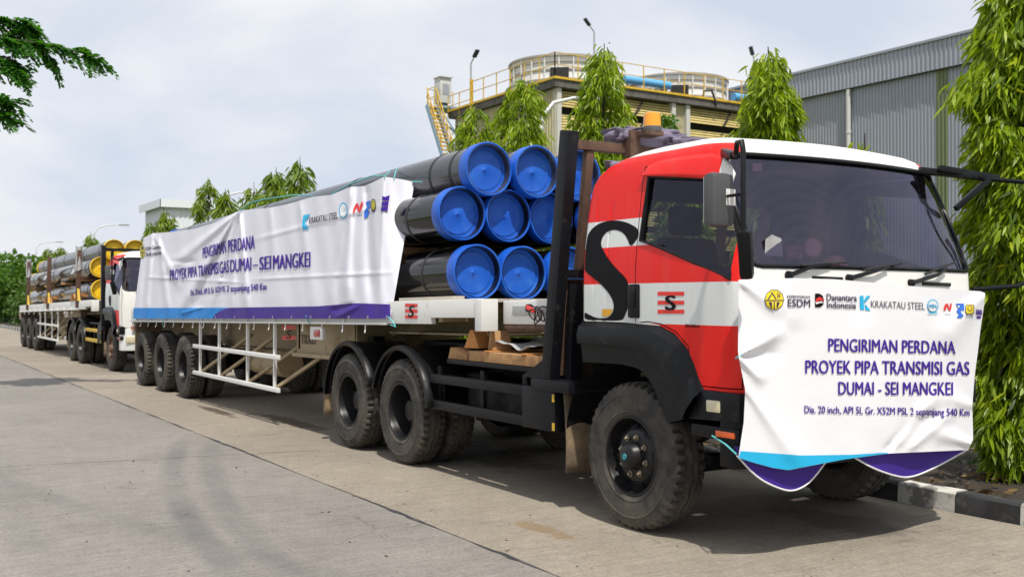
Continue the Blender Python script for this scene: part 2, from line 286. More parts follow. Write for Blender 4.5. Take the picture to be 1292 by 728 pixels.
# ------------------------------------------------------------------ mesh helpers
class MB:
    def __init__(s): s.v = []; s.f = []; s.m = []
    def add(s, v, f, m=0):
        o = len(s.v); s.v += [tuple(map(float, p)) for p in v]; s.f += [tuple(i + o for i in q) for q in f]; s.m += [m] * len(f); return s
    def box(s, x0, x1, y0, y1, z0, z1, m=0):
        v = [(x, y, z) for z in (z0, z1) for y in (y0, y1) for x in (x0, x1)]
        return s.add(v, [(0, 2, 3, 1), (4, 5, 7, 6), (0, 1, 5, 4), (2, 6, 7, 3), (0, 4, 6, 2), (1, 3, 7, 5)], m)
    def bar(s, p, q, w, h, m=0, up=(0, 0, 1)):
        p, q = Vector(p), Vector(q); d = (q - p).normalized(); u = Vector(up)
        if abs(d.dot(u)) > .97: u = Vector((1, 0, 0))
        r = d.cross(u).normalized(); u = r.cross(d)
        v = [a + r * (i * w / 2) + u * (j * h / 2) for a in (p, q) for i, j in ((-1, -1), (1, -1), (1, 1), (-1, 1))]
        return s.add(v, [(0, 1, 2, 3)[::-1], (4, 5, 6, 7), (0, 4, 5, 1)[::-1], (1, 5, 6, 2)[::-1], (2, 6, 7, 3)[::-1], (3, 7, 4, 0)[::-1]], m)
    def tube(s, pts, r, n=8, m=0, caps=True):
        pts = [Vector(p) for p in pts]; k = len(pts); rs = r if isinstance(r, (list, tuple)) else [r] * k
        v = []; up = None
        for i, p in enumerate(pts):
            d = (pts[min(i + 1, k - 1)] - pts[max(i - 1, 0)]).normalized()
            if up is None: up = d.orthogonal().normalized()
            a = (up - d * up.dot(d)).normalized(); b = d.cross(a); up = a
            v += [p + (a * math.cos(t) + b * math.sin(t)) * rs[i] for t in [2 * math.pi * j / n for j in range(n)]]
        f = [(i * n + j, i * n + (j + 1) % n, (i + 1) * n + (j + 1) % n, (i + 1) * n + j) for i in range(k - 1) for j in range(n)]
        if caps: f += [tuple(range(n))[::-1], tuple(range((k - 1) * n, k * n))]
        return s.add(v, f, m)
    def lathe(s, prof, axis='x', c=(0, 0, 0), n=32, m=0, a0=0, a1=2 * math.pi):
        """prof: (radius, along-axis)"""
        full = abs(a1 - a0 - 2 * math.pi) < 1e-6; k = n if full else n + 1; v = []
        for r, a in prof:
            for j in range(k):
                t = a0 + (a1 - a0) * j / n; x, y = r * math.cos(t), r * math.sin(t)
                q = {'x': (a, x, y), 'y': (x, a, y), 'z': (x, y, a)}[axis]
                v.append((q[0] + c[0], q[1] + c[1], q[2] + c[2]))
        f = []
        for i in range(len(prof) - 1):
            for j in range(n if full else n):
                j2 = (j + 1) % k
                f.append((i * k + j, i * k + j2, (i + 1) * k + j2, (i + 1) * k + j))
        return s.add(v, f, m)
    def prism(s, poly, axis, a, b, m=0):
        n = len(poly)
        def P(u, w, t): return {'x': (t, u, w), 'y': (u, t, w), 'z': (u, w, t)}[axis]
        v = [P(u, w, a) for u, w in poly] + [P(u, w, b) for u, w in poly]
        f = [tuple(range(n))[::-1], tuple(range(n, 2 * n))] + [(i, (i + 1) % n, n + (i + 1) % n, n + i) for i in range(n)]
        return s.add(v, f, m)
    def grid(s, fn, nu, nv, m=0):
        v = [fn(i / nu, j / nv) for j in range(nv + 1) for i in range(nu + 1)]
        f = [(j * (nu + 1) + i, j * (nu + 1) + i + 1, (j + 1) * (nu + 1) + i + 1, (j + 1) * (nu + 1) + i) for j in range(nv) for i in range(nu)]
        return s.add(v, f, m)
    def build(s, name, mat, parent=None, bevel=0, smooth=35, world=False, thick=0, shear=None, fixn=True):
        v = np.array(s.v, float)
        if shear: v[:, 2] += shear[0] * (v[:, 0] - shear[1])
        if world and parent is not None:
            r = parent
            while r.parent: r = r.parent
            v = v - np.array(r.location)
        me = bpy.data.meshes.new(name); me.from_pydata(v.tolist(), [], s.f)
        for mm in (mat if isinstance(mat, (list, tuple)) else [mat]): me.materials.append(MATS[mm] if isinstance(mm, str) else mm)
        if any(s.m): me.polygons.foreach_set('material_index', s.m)
        if fixn or bevel:
            bm = bmesh.new(); bm.from_mesh(me)
            if fixn: bmesh.ops.recalc_face_normals(bm, faces=bm.faces)
            if bevel:
                es = [e for e in bm.edges if len(e.link_faces) == 2 and e.calc_face_angle(0) > .5]
                bmesh.ops.bevel(bm, geom=es, offset=bevel, segments=2, profile=.6, affect='EDGES', clamp_overlap=True)
            bm.to_mesh(me); bm.free()
        if smooth:
            me.polygons.foreach_set('use_smooth', [True] * len(me.polygons)); me.set_sharp_from_angle(angle=rad(smooth))
        o = bpy.data.objects.new(name, me); col.objects.link(o)
        if parent is not None: o.parent = parent
        if thick:
            md = o.modifiers.new('thick', 'SOLIDIFY'); md.thickness = thick; md.offset = 0
        return o
def tag(o, label=None, cat=None, group=None, kind=None):
    for k, v in (('label', label), ('category', cat), ('group', group), ('kind', kind)):
        if v: o[k] = v
    return o
def thing(name, label, cat, loc=(0, 0, 0), group=None):
    o = bpy.data.objects.new(name, None); col.objects.link(o); o.location = loc; o.empty_display_size = .2
    return tag(o, label, cat, group)
def copy_tree(o, parent=None, **kw):
    c = o.copy(); col.objects.link(c); c.parent = parent
    for ch in o.children: copy_tree(ch, c)
    return c
def as_mesh(ob):
    dg = bpy.context.evaluated_depsgraph_get(); dg.update()
    return bpy.data.meshes.new_from_object(ob.evaluated_get(dg))
def boolean(base, cutter, op='DIFFERENCE'):
    """base, cutter: mesh datablocks -> mesh datablock"""
    a = bpy.data.objects.new('a', base); b = bpy.data.objects.new('b', cutter); col.objects.link(a); col.objects.link(b)
    md = a.modifiers.new('b', 'BOOLEAN'); md.object = b; md.operation = op; md.solver = 'EXACT'; md.material_mode = 'TRANSFER'
    me = as_mesh(a)
    bpy.data.objects.remove(a); bpy.data.objects.remove(b)
    return me
def mb_mesh(mb, mats):
    o = mb.build('tmp', mats, smooth=0); me = o.data; bpy.data.objects.remove(o); return me
def mesh_obj(name, me, parent, smooth=30):
    me.name = name
    if smooth:
        me.polygons.foreach_set('use_smooth', [True] * len(me.polygons)); me.set_sharp_from_angle(angle=rad(smooth))
    o = bpy.data.objects.new(name, me); col.objects.link(o); o.parent = parent; return o
def subdivide_long(bm, L):
    for _ in range(6):
        es = [e for e in bm.edges if e.calc_length() > L]
        if not es: break
        bmesh.ops.subdivide_edges(bm, edges=es, cuts=1); bmesh.ops.triangulate(bm, faces=[f for f in bm.faces if len(f.verts) > 3])
def root_of(o):
    while o.parent: o = o.parent
    return o
def flat_obj(name, polys, mapfn, mat, parent, L=.06):
    """flat print: 2-D polygons carried onto a curved surface by mapfn (px,py)->(x,y,z)"""
    bm = bmesh.new(); loc = Vector(root_of(parent).location)
    for poly in polys:
        vs_ = [bm.verts.new((p[0], p[1], 0)) for p in poly]; bm.faces.new(vs_).normal_update()
    bmesh.ops.triangulate(bm, faces=bm.faces[:], ngon_method='EAR_CLIP'); subdivide_long(bm, L)
    for v in bm.verts: v.co = Vector(mapfn(v.co.x, v.co.y)) - loc
    me = bpy.data.meshes.new(name); bm.to_mesh(me); bm.free(); me.materials.append(MATS[mat])
    o = bpy.data.objects.new(name, me); col.objects.link(o); o.parent = parent; return o
def font_mesh(s, bold=0, shear=0):
    cu = bpy.data.curves.new('t', 'FONT'); cu.body = s; cu.size = 1; cu.offset = bold; cu.shear = shear; cu.resolution_u = 3
    o = bpy.data.objects.new('t', cu); col.objects.link(o); me = as_mesh(o); bpy.data.objects.remove(o); bpy.data.curves.remove(cu); return me
CAPH = []
def text_obj(name, s, x0, y0, x1, y1, h0, h1, mapfn, mat, parent, bold=.02, L=2.5, shear=0, nrm=(0, -1, 0)):
    """lettering whose baseline runs (x0,y0)-(x1,y1) in photo pixels with cap height h0..h1, laid on mapfn's surface; one object per word"""
    if not CAPH: CAPH.append(max(v.co.y for v in font_mesh('H').vertices))
    me = font_mesh(s, 0, shear); ch = CAPH[0]; co = np.array([v.co[:] for v in me.vertices]); a, b = co[:, 0].min(), co[:, 0].max()
    fs = [tuple(p.vertices) for p in me.polygons]; bpy.data.meshes.remove(me)
    iv = sorted((min(co[i, 0] for i in f), max(co[i, 0] for i in f)) for f in fs); cl = []
    for p, q in iv:
        if cl and p - cl[-1][1] < .17: cl[-1][1] = max(cl[-1][1], q)
        else: cl.append([p, q])
    loc = Vector(root_of(parent).location); N = Vector(nrm); last = None
    for c0, c1 in cl:
        ff = [f for f in fs if c0 - 1e-6 <= min(co[i, 0] for i in f) <= c1 + 1e-6]; V = []; F = []
        for k, dx in enumerate((0, bold, -bold) if bold > 0 else (0,)):
            ix = {}
            bm = bmesh.new()
            for f in ff:
                for i in f:
                    if i not in ix:
                        u = (co[i, 0] + dx - a) / (b - a); w = co[i, 1] / ch
                        ix[i] = bm.verts.new((x0 + (x1 - x0) * u, y0 + (y1 - y0) * u - w * (h0 + (h1 - h0) * u), 0))
                try: bm.faces.new([ix[i] for i in f]).normal_update()
                except ValueError: pass
            bmesh.ops.triangulate(bm, faces=bm.faces[:]); subdivide_long(bm, L); bm.verts.index_update(); o = len(V)
            V += [Vector(mapfn(v.co.x, v.co.y)) + N * (.0009 * k) - loc for v in bm.verts]; F += [tuple(v.index + o for v in f.verts) for f in bm.faces]; bm.free()
        me = bpy.data.meshes.new(name); me.from_pydata(V, [], F); me.materials.append(MATS[mat])
        last = bpy.data.objects.new(name, me); col.objects.link(last); last.parent = parent
    return last
def ell(cx, cy, rx, ry, n=24, a0=0, a1=2 * math.pi): return [(cx + rx * math.cos(a0 + (a1 - a0) * i / n), cy + ry * math.sin(a0 + (a1 - a0) * i / n)) for i in range(n)]
def chaikin(p, k=2):
    for _ in range(k): p = [q for i in range(len(p)) for a, b in ((p[i], p[(i + 1) % len(p)]),) for q in ((a[0] * .75 + b[0] * .25, a[1] * .75 + b[1] * .25), (a[0] * .25 + b[0] * .75, a[1] * .25 + b[1] * .75))]
    return p
def opench(p, k=3):
    for _ in range(k): p = [p[0]] + [q for a, b in zip(p[:-1], p[1:]) for q in ((a[0] * .75 + b[0] * .25, a[1] * .75 + b[1] * .25), (a[0] * .25 + b[0] * .75, a[1] * .25 + b[1] * .75))] + [p[-1]]
    return p
def rect(x0, x1, y0, y1): return [(x0, y0), (x1, y0), (x1, y1), (x0, y1)]

# ================================================================== SETTING
g = MB().box(-1500, 1500, -1500, 1500, -.4, -.12).build('ground', 'grass_ground', smooth=0); tag(g, kind='structure')
road = MB().box(-160, 40, -8, 7.30, -.11, -.055).build('road', 'joint', smooth=0); tag(road, kind='structure')
JX = [-10.9 + 9.8 * k for k in range(-15, 6)]; JS = .19
LANES = [(-7.9, -1.5, 'concrete_grey'), (-1.5, 3.54, 'concrete_grey'), (3.54, 7.215, 'concrete_warm')]
for ya, yb, mt in LANES:
    for xa, xb in zip(JX[:-1], JX[1:]):
        gx = gy = .006
        q = [(xa + gx + JS * (ya - 3.54), ya + gy), (xb - gx + JS * (ya - 3.54), ya + gy), (xb - gx + JS * (yb - 3.54), yb - gy), (xa + gx + JS * (yb - 3.54), yb - gy)]
        MB().prism(q, 'z', -.0545, 0).build('slab', mt, road, bevel=.004, smooth=0)
# bitumen joint filler, ragged strips standing a little proud of the gap
rr = random.Random(3)
def filler(p, q, w0, w1, seg=.12):
    p, q = np.array(p), np.array(q); L = np.linalg.norm(q - p); d = (q - p) / L; nrm = np.array([-d[1], d[0]]); n = int(L / seg)
    v = []; f = []; off = 0
    for i in range(n + 1):
        c = p + d * (L * i / n); off = off * .8 + rr.uniform(-.004, .004)
        k_ = max(0, math.sin(i * .31 + math.sin(i * .083) * 3) * .7 + .55); a, b = rr.uniform(w0, w1) * k_ + .002, rr.uniform(w0, w1) * k_ + .002
        for s, w in ((-1, a), (1, b)): v.append((*(c + nrm * (s * w + off)), .0035))
    f = [(2 * i, 2 * i + 2, 2 * i + 3, 2 * i + 1) for i in range(n)]
    m = MB(); m.add(v, f); m.build('joint_filler', 'joint', road, smooth=0)
filler((-60, 3.54), (-2, 3.54), .004, .024)
for xj in JX:
    if -45 < xj < 0:
        filler((xj - 5.04 * JS, -1.5), (xj, 3.54), .003, .010); filler((xj, 3.54), (xj + 3.67 * JS, 7.2), .002, .009)
verge = MB()
def vz(u, v):
    x = -160 + 200 * u; y = 7.36 + 5 * v; return (x, y, .10 + .05 * math.sin(x * 1.7 + y * 3) * math.sin(y * 2.3) * (1 if v > .05 else 0) - .02)
verge.grid(vz, 400, 14); tag(verge.build('verge', 'soil'), kind='structure')
lawn = MB(); lawn.grid(lambda u, v: (-160 + 200 * u, 12.3 + 60 * v, .10 + .03 * math.sin(u * 90) * math.sin(v * 40)), 60, 20); tag(lawn.build('lawn', 'grass_ground'), kind='structure')
kerb = MB().box(-120, 12, 7.21, 7.42, -.10, -.05).build('kerb', 'joint', smooth=0); tag(kerb, kind='structure')
KM = []
for mt in ('kerb_white', 'kerb_black'):
    KM.append([])
    for k in range(4):
        rk = random.Random(k + 9); L = .524
        m = MB(); n = 5
        prof = [(7.225 + rk.uniform(-.004, .004), -.05), (7.235, .135), (7.255, .152), (7.385, .152), (7.40, .14), (7.40, -.05)]
        for i in range(n + 1):
            pass
        m.grid(lambda u, v: (u * L, prof[int(round(v * 5))][0] + rk.uniform(-.003, .003), prof[int(round(v * 5))][1] + rk.uniform(-.004, .003)), n, 5)
        m.add([(0, a, b) for a, b in prof], [tuple(range(6))]); m.add([(L, a, b) for a, b in prof], [tuple(range(6))[::-1]])
        o = m.build('kerb_stone', mt, None, smooth=40); KM[-1].append(o.data); bpy.data.objects.remove(o)
for i in range(-12, 180):
    x = -5.5 - .53 * i; o = bpy.data.objects.new('kerb_stone', KM[i % 2][rr.randrange(4)]); col.objects.link(o); o.parent = kerb
    o.location = (x + .003, rr.uniform(-.004, .004), rr.uniform(-.004, .004))
    if rr.random() < .5: o.scale.x = 1.0

# ------------------------------------------------------------------ leaves
def leaf_arrays(P, D, S, L, W, droop=.12):
    D = D / np.linalg.norm(D, axis=1, keepdims=True); S = S - D * (S * D).sum(1, keepdims=True); S /= np.linalg.norm(S, axis=1, keepdims=True) + 1e-9
    N = np.cross(D, S); V = []
    for a, b, c in ((0, 0, 0), (.22, -.40, .10), (.22, .40, .10), (.55, -.5, .12), (.55, .5, .12), (.82, -.24, .05), (.82, .24, .05), (1, 0, 0)):
        V.append(P + L[:, None] * a * D + (W * b)[:, None] * S + (W * c)[:, None] * N + np.array([0, 0, -1]) * (L * droop * 1.6 * a * a)[:, None])
    return np.stack(V, 1)
LEAF_F = np.array([(0, 1, 2), (1, 3, 4), (1, 4, 2), (3, 5, 6), (3, 6, 4), (5, 7, 6)])
def leaf_mesh(name, V, mat, tone=None):
    N, K, _ = V.shape; me = bpy.data.meshes.new(name)
    F = (np.arange(N)[:, None, None] * K + LEAF_F[None]).reshape(-1, 3)
    me.vertices.add(N * K); me.vertices.foreach_set('co', V.reshape(-1).astype(np.float32))
    me.loops.add(F.size); me.loops.foreach_set('vertex_index', F.reshape(-1).astype(np.int32))
    me.polygons.add(len(F)); me.polygons.foreach_set('loop_start', np.arange(0, F.size, 3, dtype=np.int32)); me.polygons.foreach_set('loop_total', np.full(len(F), 3, np.int32))
    me.materials.append(MATS[mat]); me.update(calc_edges=True)
    at = me.attributes.new('tone', 'FLOAT', 'POINT'); at.data.foreach_set('value', np.repeat(np.full(N, .5) if tone is None else tone, K).astype(np.float32))
    return me
def rnd(n, a=0., b=1.): return RNG.uniform(a, b, n)
def weeping_tree(x, y, h, R, ntuft, label, llen=.17, z0=.5, seed=0, mat='leaf_weeping', singles=0, lean=0, per=9):
    """mast tree: straight stem, hanging branchlets, tufts of long drooping leaves"""
    root = thing('weeping_tree', label, 'tree', (x, y, .08), 'weeping trees in a row on the verge')
    rs = np.random.default_rng(seed + 50)
    bm_ = MB(); bm_.tube([(0, 0, -.1), (.02, .01, h * .4), (-.02 + lean * .5, .02, h * .8), (lean, 0, h * 1.01)], [R * .09 + .02, R * .07 + .015, .02, .006], 8)
    nb = 26
    for i in range(nb):
        s = rs.uniform(.08, .95); z = z0 + s * (h - z0) ; ph = rs.uniform(0, 6.28); r = R * min(1, (1 - s) * 2.0) ** .6 * .75
        bm_.tube([(0, 0, z), (math.cos(ph) * r * .5, math.sin(ph) * r * .5, z - .05), (math.cos(ph) * r, math.sin(ph) * r, z - .35 * r - .15)], [.014, .010, .004], 5)
    bm_.build('trunk', 'bark_dark', root)
    lob = rs.uniform(0, 6.28, 6)
    s = 1 - rs.uniform(0, 1, ntuft * 2) ** .85; ph = rs.uniform(0, 6.2832, ntuft * 2)
    lump = 0.80 + .20 * np.sin(3 * ph + lob[0] + 9 * s) + .17 * np.sin(2 * ph - 17 * s + lob[1]) + .14 * np.sin(5 * ph + 31 * s + lob[2]) + .07 * np.sin(47 * s + lob[3])
    keep = rs.uniform(0, 1, ntuft * 2) < np.clip((lump - .48) * 2.2, .1, 1); s, ph, lump = s[keep][:ntuft], ph[keep][:ntuft], lump[keep][:ntuft]
    r = R * np.clip((1 - s) * (h - z0) / (1.5 * R) + .05, 0, 1) ** .5 * lump * (1.05 - .34 * ((s * (h - z0) / .42 + lob[4] + .35 * np.sin(ph + lob[5])) % 1.0)) * (1 - .22 * np.clip(1 - s * 4, 0, 1))
    rho = r * (.45 + .55 * rs.uniform(0, 1, len(s)) ** .45)
    z = z0 + s * (h - z0)
    c = np.stack([np.cos(ph) * rho + lean * s, np.sin(ph) * rho, z], 1); o = np.stack([np.cos(ph), np.sin(ph), np.zeros_like(ph)], 1)
    n = len(s); k = per
    C = np.repeat(c, k, 0); O = np.repeat(o, k, 0); J = rs.normal(0, 1, (n * k, 3)) * [1, 1, .45]
    D = O * .55 + J * .52 + np.array([0, 0, -.75]); L = llen * rs.uniform(.45, 1.25, n * k); W = L * rs.uniform(.17, .25, n * k)
    P = C + rs.normal(0, 1, (n * k, 3)) * .035 + np.array([0, 0, -1]) * rs.uniform(0, .22, (n * k, 1)) * (llen / .17); S = rs.normal(0, 1, (n * k, 3))
    V = leaf_arrays(P, D, S, L, W, .18); tone = np.clip(np.repeat(rs.beta(1.3, 1.3, n), k) * .8 + .2 * np.repeat(rho / (r + 1e-6), k), 0, 1)  # random per tuft, darker inward: crown shade put into the tone
    if singles:                          # the outermost leaves towards the road are leaves of their own
        score = (O @ np.array([.45, -.9, 0])) * np.repeat(rho / (r + 1e-6), k) + rs.uniform(0, .25, n * k) + (L > llen * .9) * .2
        score[P[:, 2] > h - .2] -= 1
        idx = np.argsort(-score)[:singles]; msk = np.ones(n * k, bool); msk[idx] = False
        base = leaf_arrays(np.zeros((1, 3)), np.array([[0, 0, -1.]]), np.array([[1., 0, 0]]), np.array([1.]), np.array([.19]), .14)
        lm = leaf_mesh('leaf', base, 'leaf_weeping_single')
        for i in idx:
            o_ = bpy.data.objects.new('leaf', lm); col.objects.link(o_); o_.parent = root
            d = Vector(D[i]).normalized(); q = d.to_track_quat('-Z', 'Y'); q.rotate(Matrix.Rotation(rs.uniform(0, 6.28), 4, d).to_quaternion())
            o_.rotation_mode = 'QUATERNION'; o_.rotation_quaternion = q; o_.location = P[i]; o_.scale = (L[i],) * 3
        V = V[msk]; tone = tone[msk]
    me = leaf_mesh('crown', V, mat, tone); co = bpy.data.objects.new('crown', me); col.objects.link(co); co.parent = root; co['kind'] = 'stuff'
    return root
ORD = ['first', 'second', 'third', 'fourth', 'fifth', 'sixth', 'seventh', 'eighth', 'ninth', 'tenth', 'eleventh', 'twelfth', 'thirteenth', 'fourteenth', 'fifteenth', 'sixteenth', 'seventeenth', 'eighteenth']
VY = 8.75
def tree_at(px_, top, wpx, i, nt_, seed, label=None, Y=VY, **kw):
    p = on_y(px_, top, Y); D = p[0] * FW[0] + p[1] * FW[1]
    R = wpx * D / FPX / 2 * .84
    lab = label
    return weeping_tree(p[0], p[1], p[2] - .08, R, nt_, lab, seed=seed, **kw)
t_near = tree_at(1290, -40, 168, 0, 2700, 1, 'tall dense weeping tree beside the front banner, leaves reaching down to the kerb', z0=.25, singles=300, llen=.14, per=12)
tree_at(1092, 172, 34, 1, 120, 2, 'small weeping tree whose thin top just clears the white cab roof')
tree_at(975, 62, 96, 2, 1050, 3, 'weeping tree with bare twig at its tip rising behind the white cab roof', lean=-.06, llen=.125, per=15)
tree_at(760, 60, 92, 3, 1100, 4, 'bushy weeping tree in front of the louvred tower face, behind the amber beacon', lean=.05, llen=.125, per=15)
tree_at(658, 98, 88, 4, 1000, 5, 'weeping tree in front of the tower corner, below the curved lamp arm', llen=.125, per=15)
tree_at(600, 132, 78, 5, 850, 6, 'weeping tree below the tower stair, above the blue-capped pipes', llen=.125, per=15)
for j, px_ in enumerate((870, 705)):
    tree_at(px_, 190 + 20 * j, 70, 6 + j, 330, 20 + j, ('low weeping tree standing on the verge behind the red cab', 'low weeping tree standing behind the black headboard posts')[j])
for j, (px_, top, w) in enumerate([(378, 200, 34), (348, 213, 36), (320, 232, 30), (284, 240, 30), (262, 226, 38), (210, 264, 22), (190, 281, 18), (114, 294, 18), (76, 310, 16), (60, 313, 14)]):
    tree_at(px_, top, w * 1.3, 0, 420, 30 + j, f'weeping tree behind the pipe trailers, {ORD[j]} of its row from the tower', llen=.24, mat='leaf_far', per=8)
# small broad-leaved shrub top between tower louvres and cab
def blob_tree(name, label, cat, x, y, h, blobs, n, leafsize, mat, trunk_r=.1, group=None, seed=0, z0=.0):
    root = thing(name, label, cat, (x, y, .05), group); rs = np.random.default_rng(seed)
    m = MB(); m.tube([(0, 0, -.1), (.03, 0, h * .35), (0, .05, h * .7)], [trunk_r, trunk_r * .8, trunk_r * .35], 7)
    for bx, by, bz, br in blobs: m.tube([(0, 0, h * .3), (bx * .5, by * .5, bz * .75), (bx, by, bz)], [trunk_r * .5, trunk_r * .35, .015], 5)
    m.build('trunk', 'bark_dark', root)
    tot = sum(b[3] ** 2 for b in blobs); Vs = []
    for bx, by, bz, br in blobs:
        k = int(n * br ** 2 / tot); d = rs.normal(0, 1, (k, 3)); d /= np.linalg.norm(d, axis=1, keepdims=True)
        lump = .75 + .25 * np.sin(d[:, 0] * 5 + bx) * np.sin(d[:, 1] * 6 + by) + .2 * np.sin(d[:, 2] * 7 + bz)
        P = np.array([bx, by, bz]) + d * (br * (.35 + .65 * rs.uniform(0, 1, k) ** .5) * lump)[:, None] * [1, 1, .85]
        ok = P[:, 2] > z0; P = P[ok]; d = d[ok]; k = len(P)
        D = d * .7 + rs.normal(0, .6, (k, 3)) + [0, 0, -.15]; L = leafsize * rs.uniform(.6, 1.3, k)
        Vs.append(leaf_arrays(P, D, rs.normal(0, 1, (k, 3)), L, L * rs.uniform(.4, .65, k), .1))
    me = leaf_mesh('crown', np.concatenate(Vs), mat); c = bpy.data.objects.new('crown', me); col.objects.link(c); c.parent = root; c['kind'] = 'stuff'
    return root
p = on_y(838, 145, 9.6)
blob_tree('shrub_tree', 'bright green broad-leaved young tree between the tower louvres and the amber beacon', 'tree', p[0], p[1], p[2], [(0, 0, p[2] - .2, .24), (.1, .05, p[2] - .6, .34), (-.15, 0, p[2] - 1.1, .4), (.05, .1, p[2] - 1.8, .45)], 1500, .09, 'leaf_broad', .04, seed=3)
# far-left trees and hedge at the bend
for j, (px_, top, D, w) in enumerate([(8, 312, 78, 3.0), (34, 318, 74, 2.4), (60, 326, 84, 2.2), (-22, 322, 72, 3.0)]):
    q = at_d(px_, top, D); h = q[2]
    bl = [(0, 0, h - w * .45, w * .55), (w * .5, .3, h * .62, w * .55), (-w * .5, -.2, h * .58, w * .6), (.2, -w * .4, h * .45, w * .6), (-.2, w * .3, h * .35, w * .6)]
    blob_tree('broad_tree', ['leafy green tree behind the far end of the hedge', 'leafy tree behind the tail of the far trailer', 'pale leafy tree beyond the far lamp post, above the yellow-capped pipes', 'large leafy tree at the outer end of the hedge'][j], 'tree', q[0], q[1], h, bl, 2600, .34, ['leaf_broad', 'leaf_broad', 'leaf_far', 'leaf_broad'][j], .14, 'leafy trees beyond the hedge', seed=60 + j)
for j, px_ in enumerate((-8, 12, 34)):
    q = on_y(px_, 346 + 4 * j, 9.2); h = q[2]
    bl = [(0, 0, h * .62, 1.35), (1.6, .1, h * .5, 1.3), (-1.6, .1, h * .5, 1.3), (.7, -.2, h * .28, 1.2), (-.8, -.2, h * .28, 1.2), (0, .3, h * .8, .9)]
    blob_tree('hedge_bush', ['dark dense bush forming the outer end of the hedge by the kerb', 'dark dense bush in the middle of the hedge by the kerb', 'dark dense bush of the hedge closest to the far trailer'][j], 'bush', q[0], q[1], h, bl, 3200, .2, 'leaf_hedge', .08, 'bushes of the hedge by the far kerb', seed=70 + j)
# undergrowth at the tree feet: low seedlings and litter
N = 2600; P = np.stack([rnd(N, -16, -2.2), 7.5 + rnd(N) ** 1.4 * 4.5, np.full(N, .10)], 1)
V = leaf_arrays(P, np.stack([RNG.normal(0, 1, N), RNG.normal(0, 1, N), rnd(N, -.1, .25)], 1), RNG.normal(0, 1, (N, 3)) * [1, 1, .2], rnd(N, .06, .16), rnd(N, .02, .045), .02)
o = bpy.data.objects.new('leaf_litter', leaf_mesh('leaf_litter', V, 'leaf_litter')); col.objects.link(o); tag(o, 'dry fallen leaves lying on the dark soil under the weeping trees', 'fallen leaves', kind='stuff')
N = 900; cx = rnd(30, -14, -3); cy = rnd(30, 7.8, 10.2); k_ = RNG.integers(0, 30, N)
P = np.stack([cx[k_] + RNG.normal(0, .10, N), cy[k_] + RNG.normal(0, .10, N), np.full(N, .08)], 1)
V = leaf_arrays(P, np.stack([RNG.normal(0, .45, N), RNG.normal(0, .45, N), np.ones(N)], 1), RNG.normal(0, 1, (N, 3)), rnd(N, .08, .26), rnd(N, .01, .02), .25)
o = bpy.data.objects.new('weeds', leaf_mesh('weeds', V, 'leaf_hedge')); col.objects.link(o); tag(o, 'low green weeds growing in the soil behind the kerb', 'weeds', kind='stuff')

# overhanging branch of a tree that stands beside the road out of view
def frond_tree():
    tip = at_d(133, 74, 18.0); base = Vector((-21.0, -4.6, 0))
    root = thing('feathery_tree', 'roadside tree reaching one feathery dark green branch over the road', 'tree', base)
    rs = np.random.default_rng(5); m = MB(); B = np.array(base)
    m.tube([(0, 0, -.2), (.1, .05, 1.6), (.05, .2, 3.2), (.3, .9, 4.6)], [.24, .19, .16, .12], 10)
    def W(px_, py_, D): return at_d(px_, py_, D) - B
    s0 = np.array([.3, .9, 4.6]); A = W(-60, 40, 17.6)
    limbs = [[s0, (s0 + A) / 2 + [0, 0, .35], A, W(0, 48, 17.8), W(50, 54, 17.9), W(100, 66, 18), W(128, 73, 18)],
             [A, W(-30, 62, 17.6), W(5, 82, 17.7), W(25, 90, 17.8)], [A, W(-40, 110, 17.5), W(-12, 140, 17.6), W(14, 150, 17.6)], [W(0, 48, 17.8), W(20, 34, 18.1), W(40, 34, 18.2)], [W(-10, 46, 17.8), W(-20, 20, 18), W(-10, 20, 18)], [W(-40, 34, 17.8), W(0, 26, 17.9), W(26, 24, 18), W(44, 36, 18.1)], [W(-30, 66, 17.7), W(4, 72, 17.8), W(28, 84, 17.9)], [W(30, 52, 17.9), W(52, 62, 18), W(66, 76, 18.1)], [W(-20, 134, 17.6), W(6, 126, 17.6), W(14, 128, 17.7)]]
    bm_ = m; ends = []
    for li, l in enumerate(limbs):
        n = len(l); bm_.tube(l, [max(.006, (.05 if li == 0 else .022) * (1 - i / n)) for i in range(n)], 6)
        for i in range(n - 1):
            a, b = np.array(l[i]), np.array(l[i + 1]); L = np.linalg.norm(b - a)
            if li == 0 and i < 2: continue
            for t in np.arange(0, 1, .045 / max(L, .09)): ends.append((a + (b - a) * t, (b - a) / L))
    bm_.build('trunk', 'bark_dark', root)
    P, D, S, Ls, Ws = [], [], [], [], []
    for c, d in ends:
        for sgn in (-1, 1):
            if rs.uniform() < .32: continue
            side = np.cross(d, [0, 0, 1]) * sgn; fd = d * rs.uniform(.2, .9) + side * rs.uniform(.1, .9) + np.array([0, 0, rs.uniform(-.75, .3)]); fd /= np.linalg.norm(fd)
            fl = rs.uniform(.2, .42); perp = np.cross(fd, [0, 0, 1]); perp /= np.linalg.norm(perp) + 1e-6
            for t in np.linspace(.12, 1, 10):
                pt = c + fd * fl * t + np.array([0, 0, -.10 * t * t])
                for q in (-1, 1):
                    P.append(pt); D.append(perp * q + fd * .5 + rs.normal(0, .18, 3)); S.append(fd + rs.normal(0, .3, 3)); Ls.append(rs.uniform(.09, .15) * (1.15 - .4 * t)); Ws.append(.058)
    V = leaf_arrays(np.array(P), np.array(D), np.array(S), np.array(Ls), np.array(Ws), .1)
    c = bpy.data.objects.new('crown', leaf_mesh('crown', V, 'leaf_frond')); col.objects.link(c); c.parent = root; c['kind'] = 'stuff'
frond_tree()

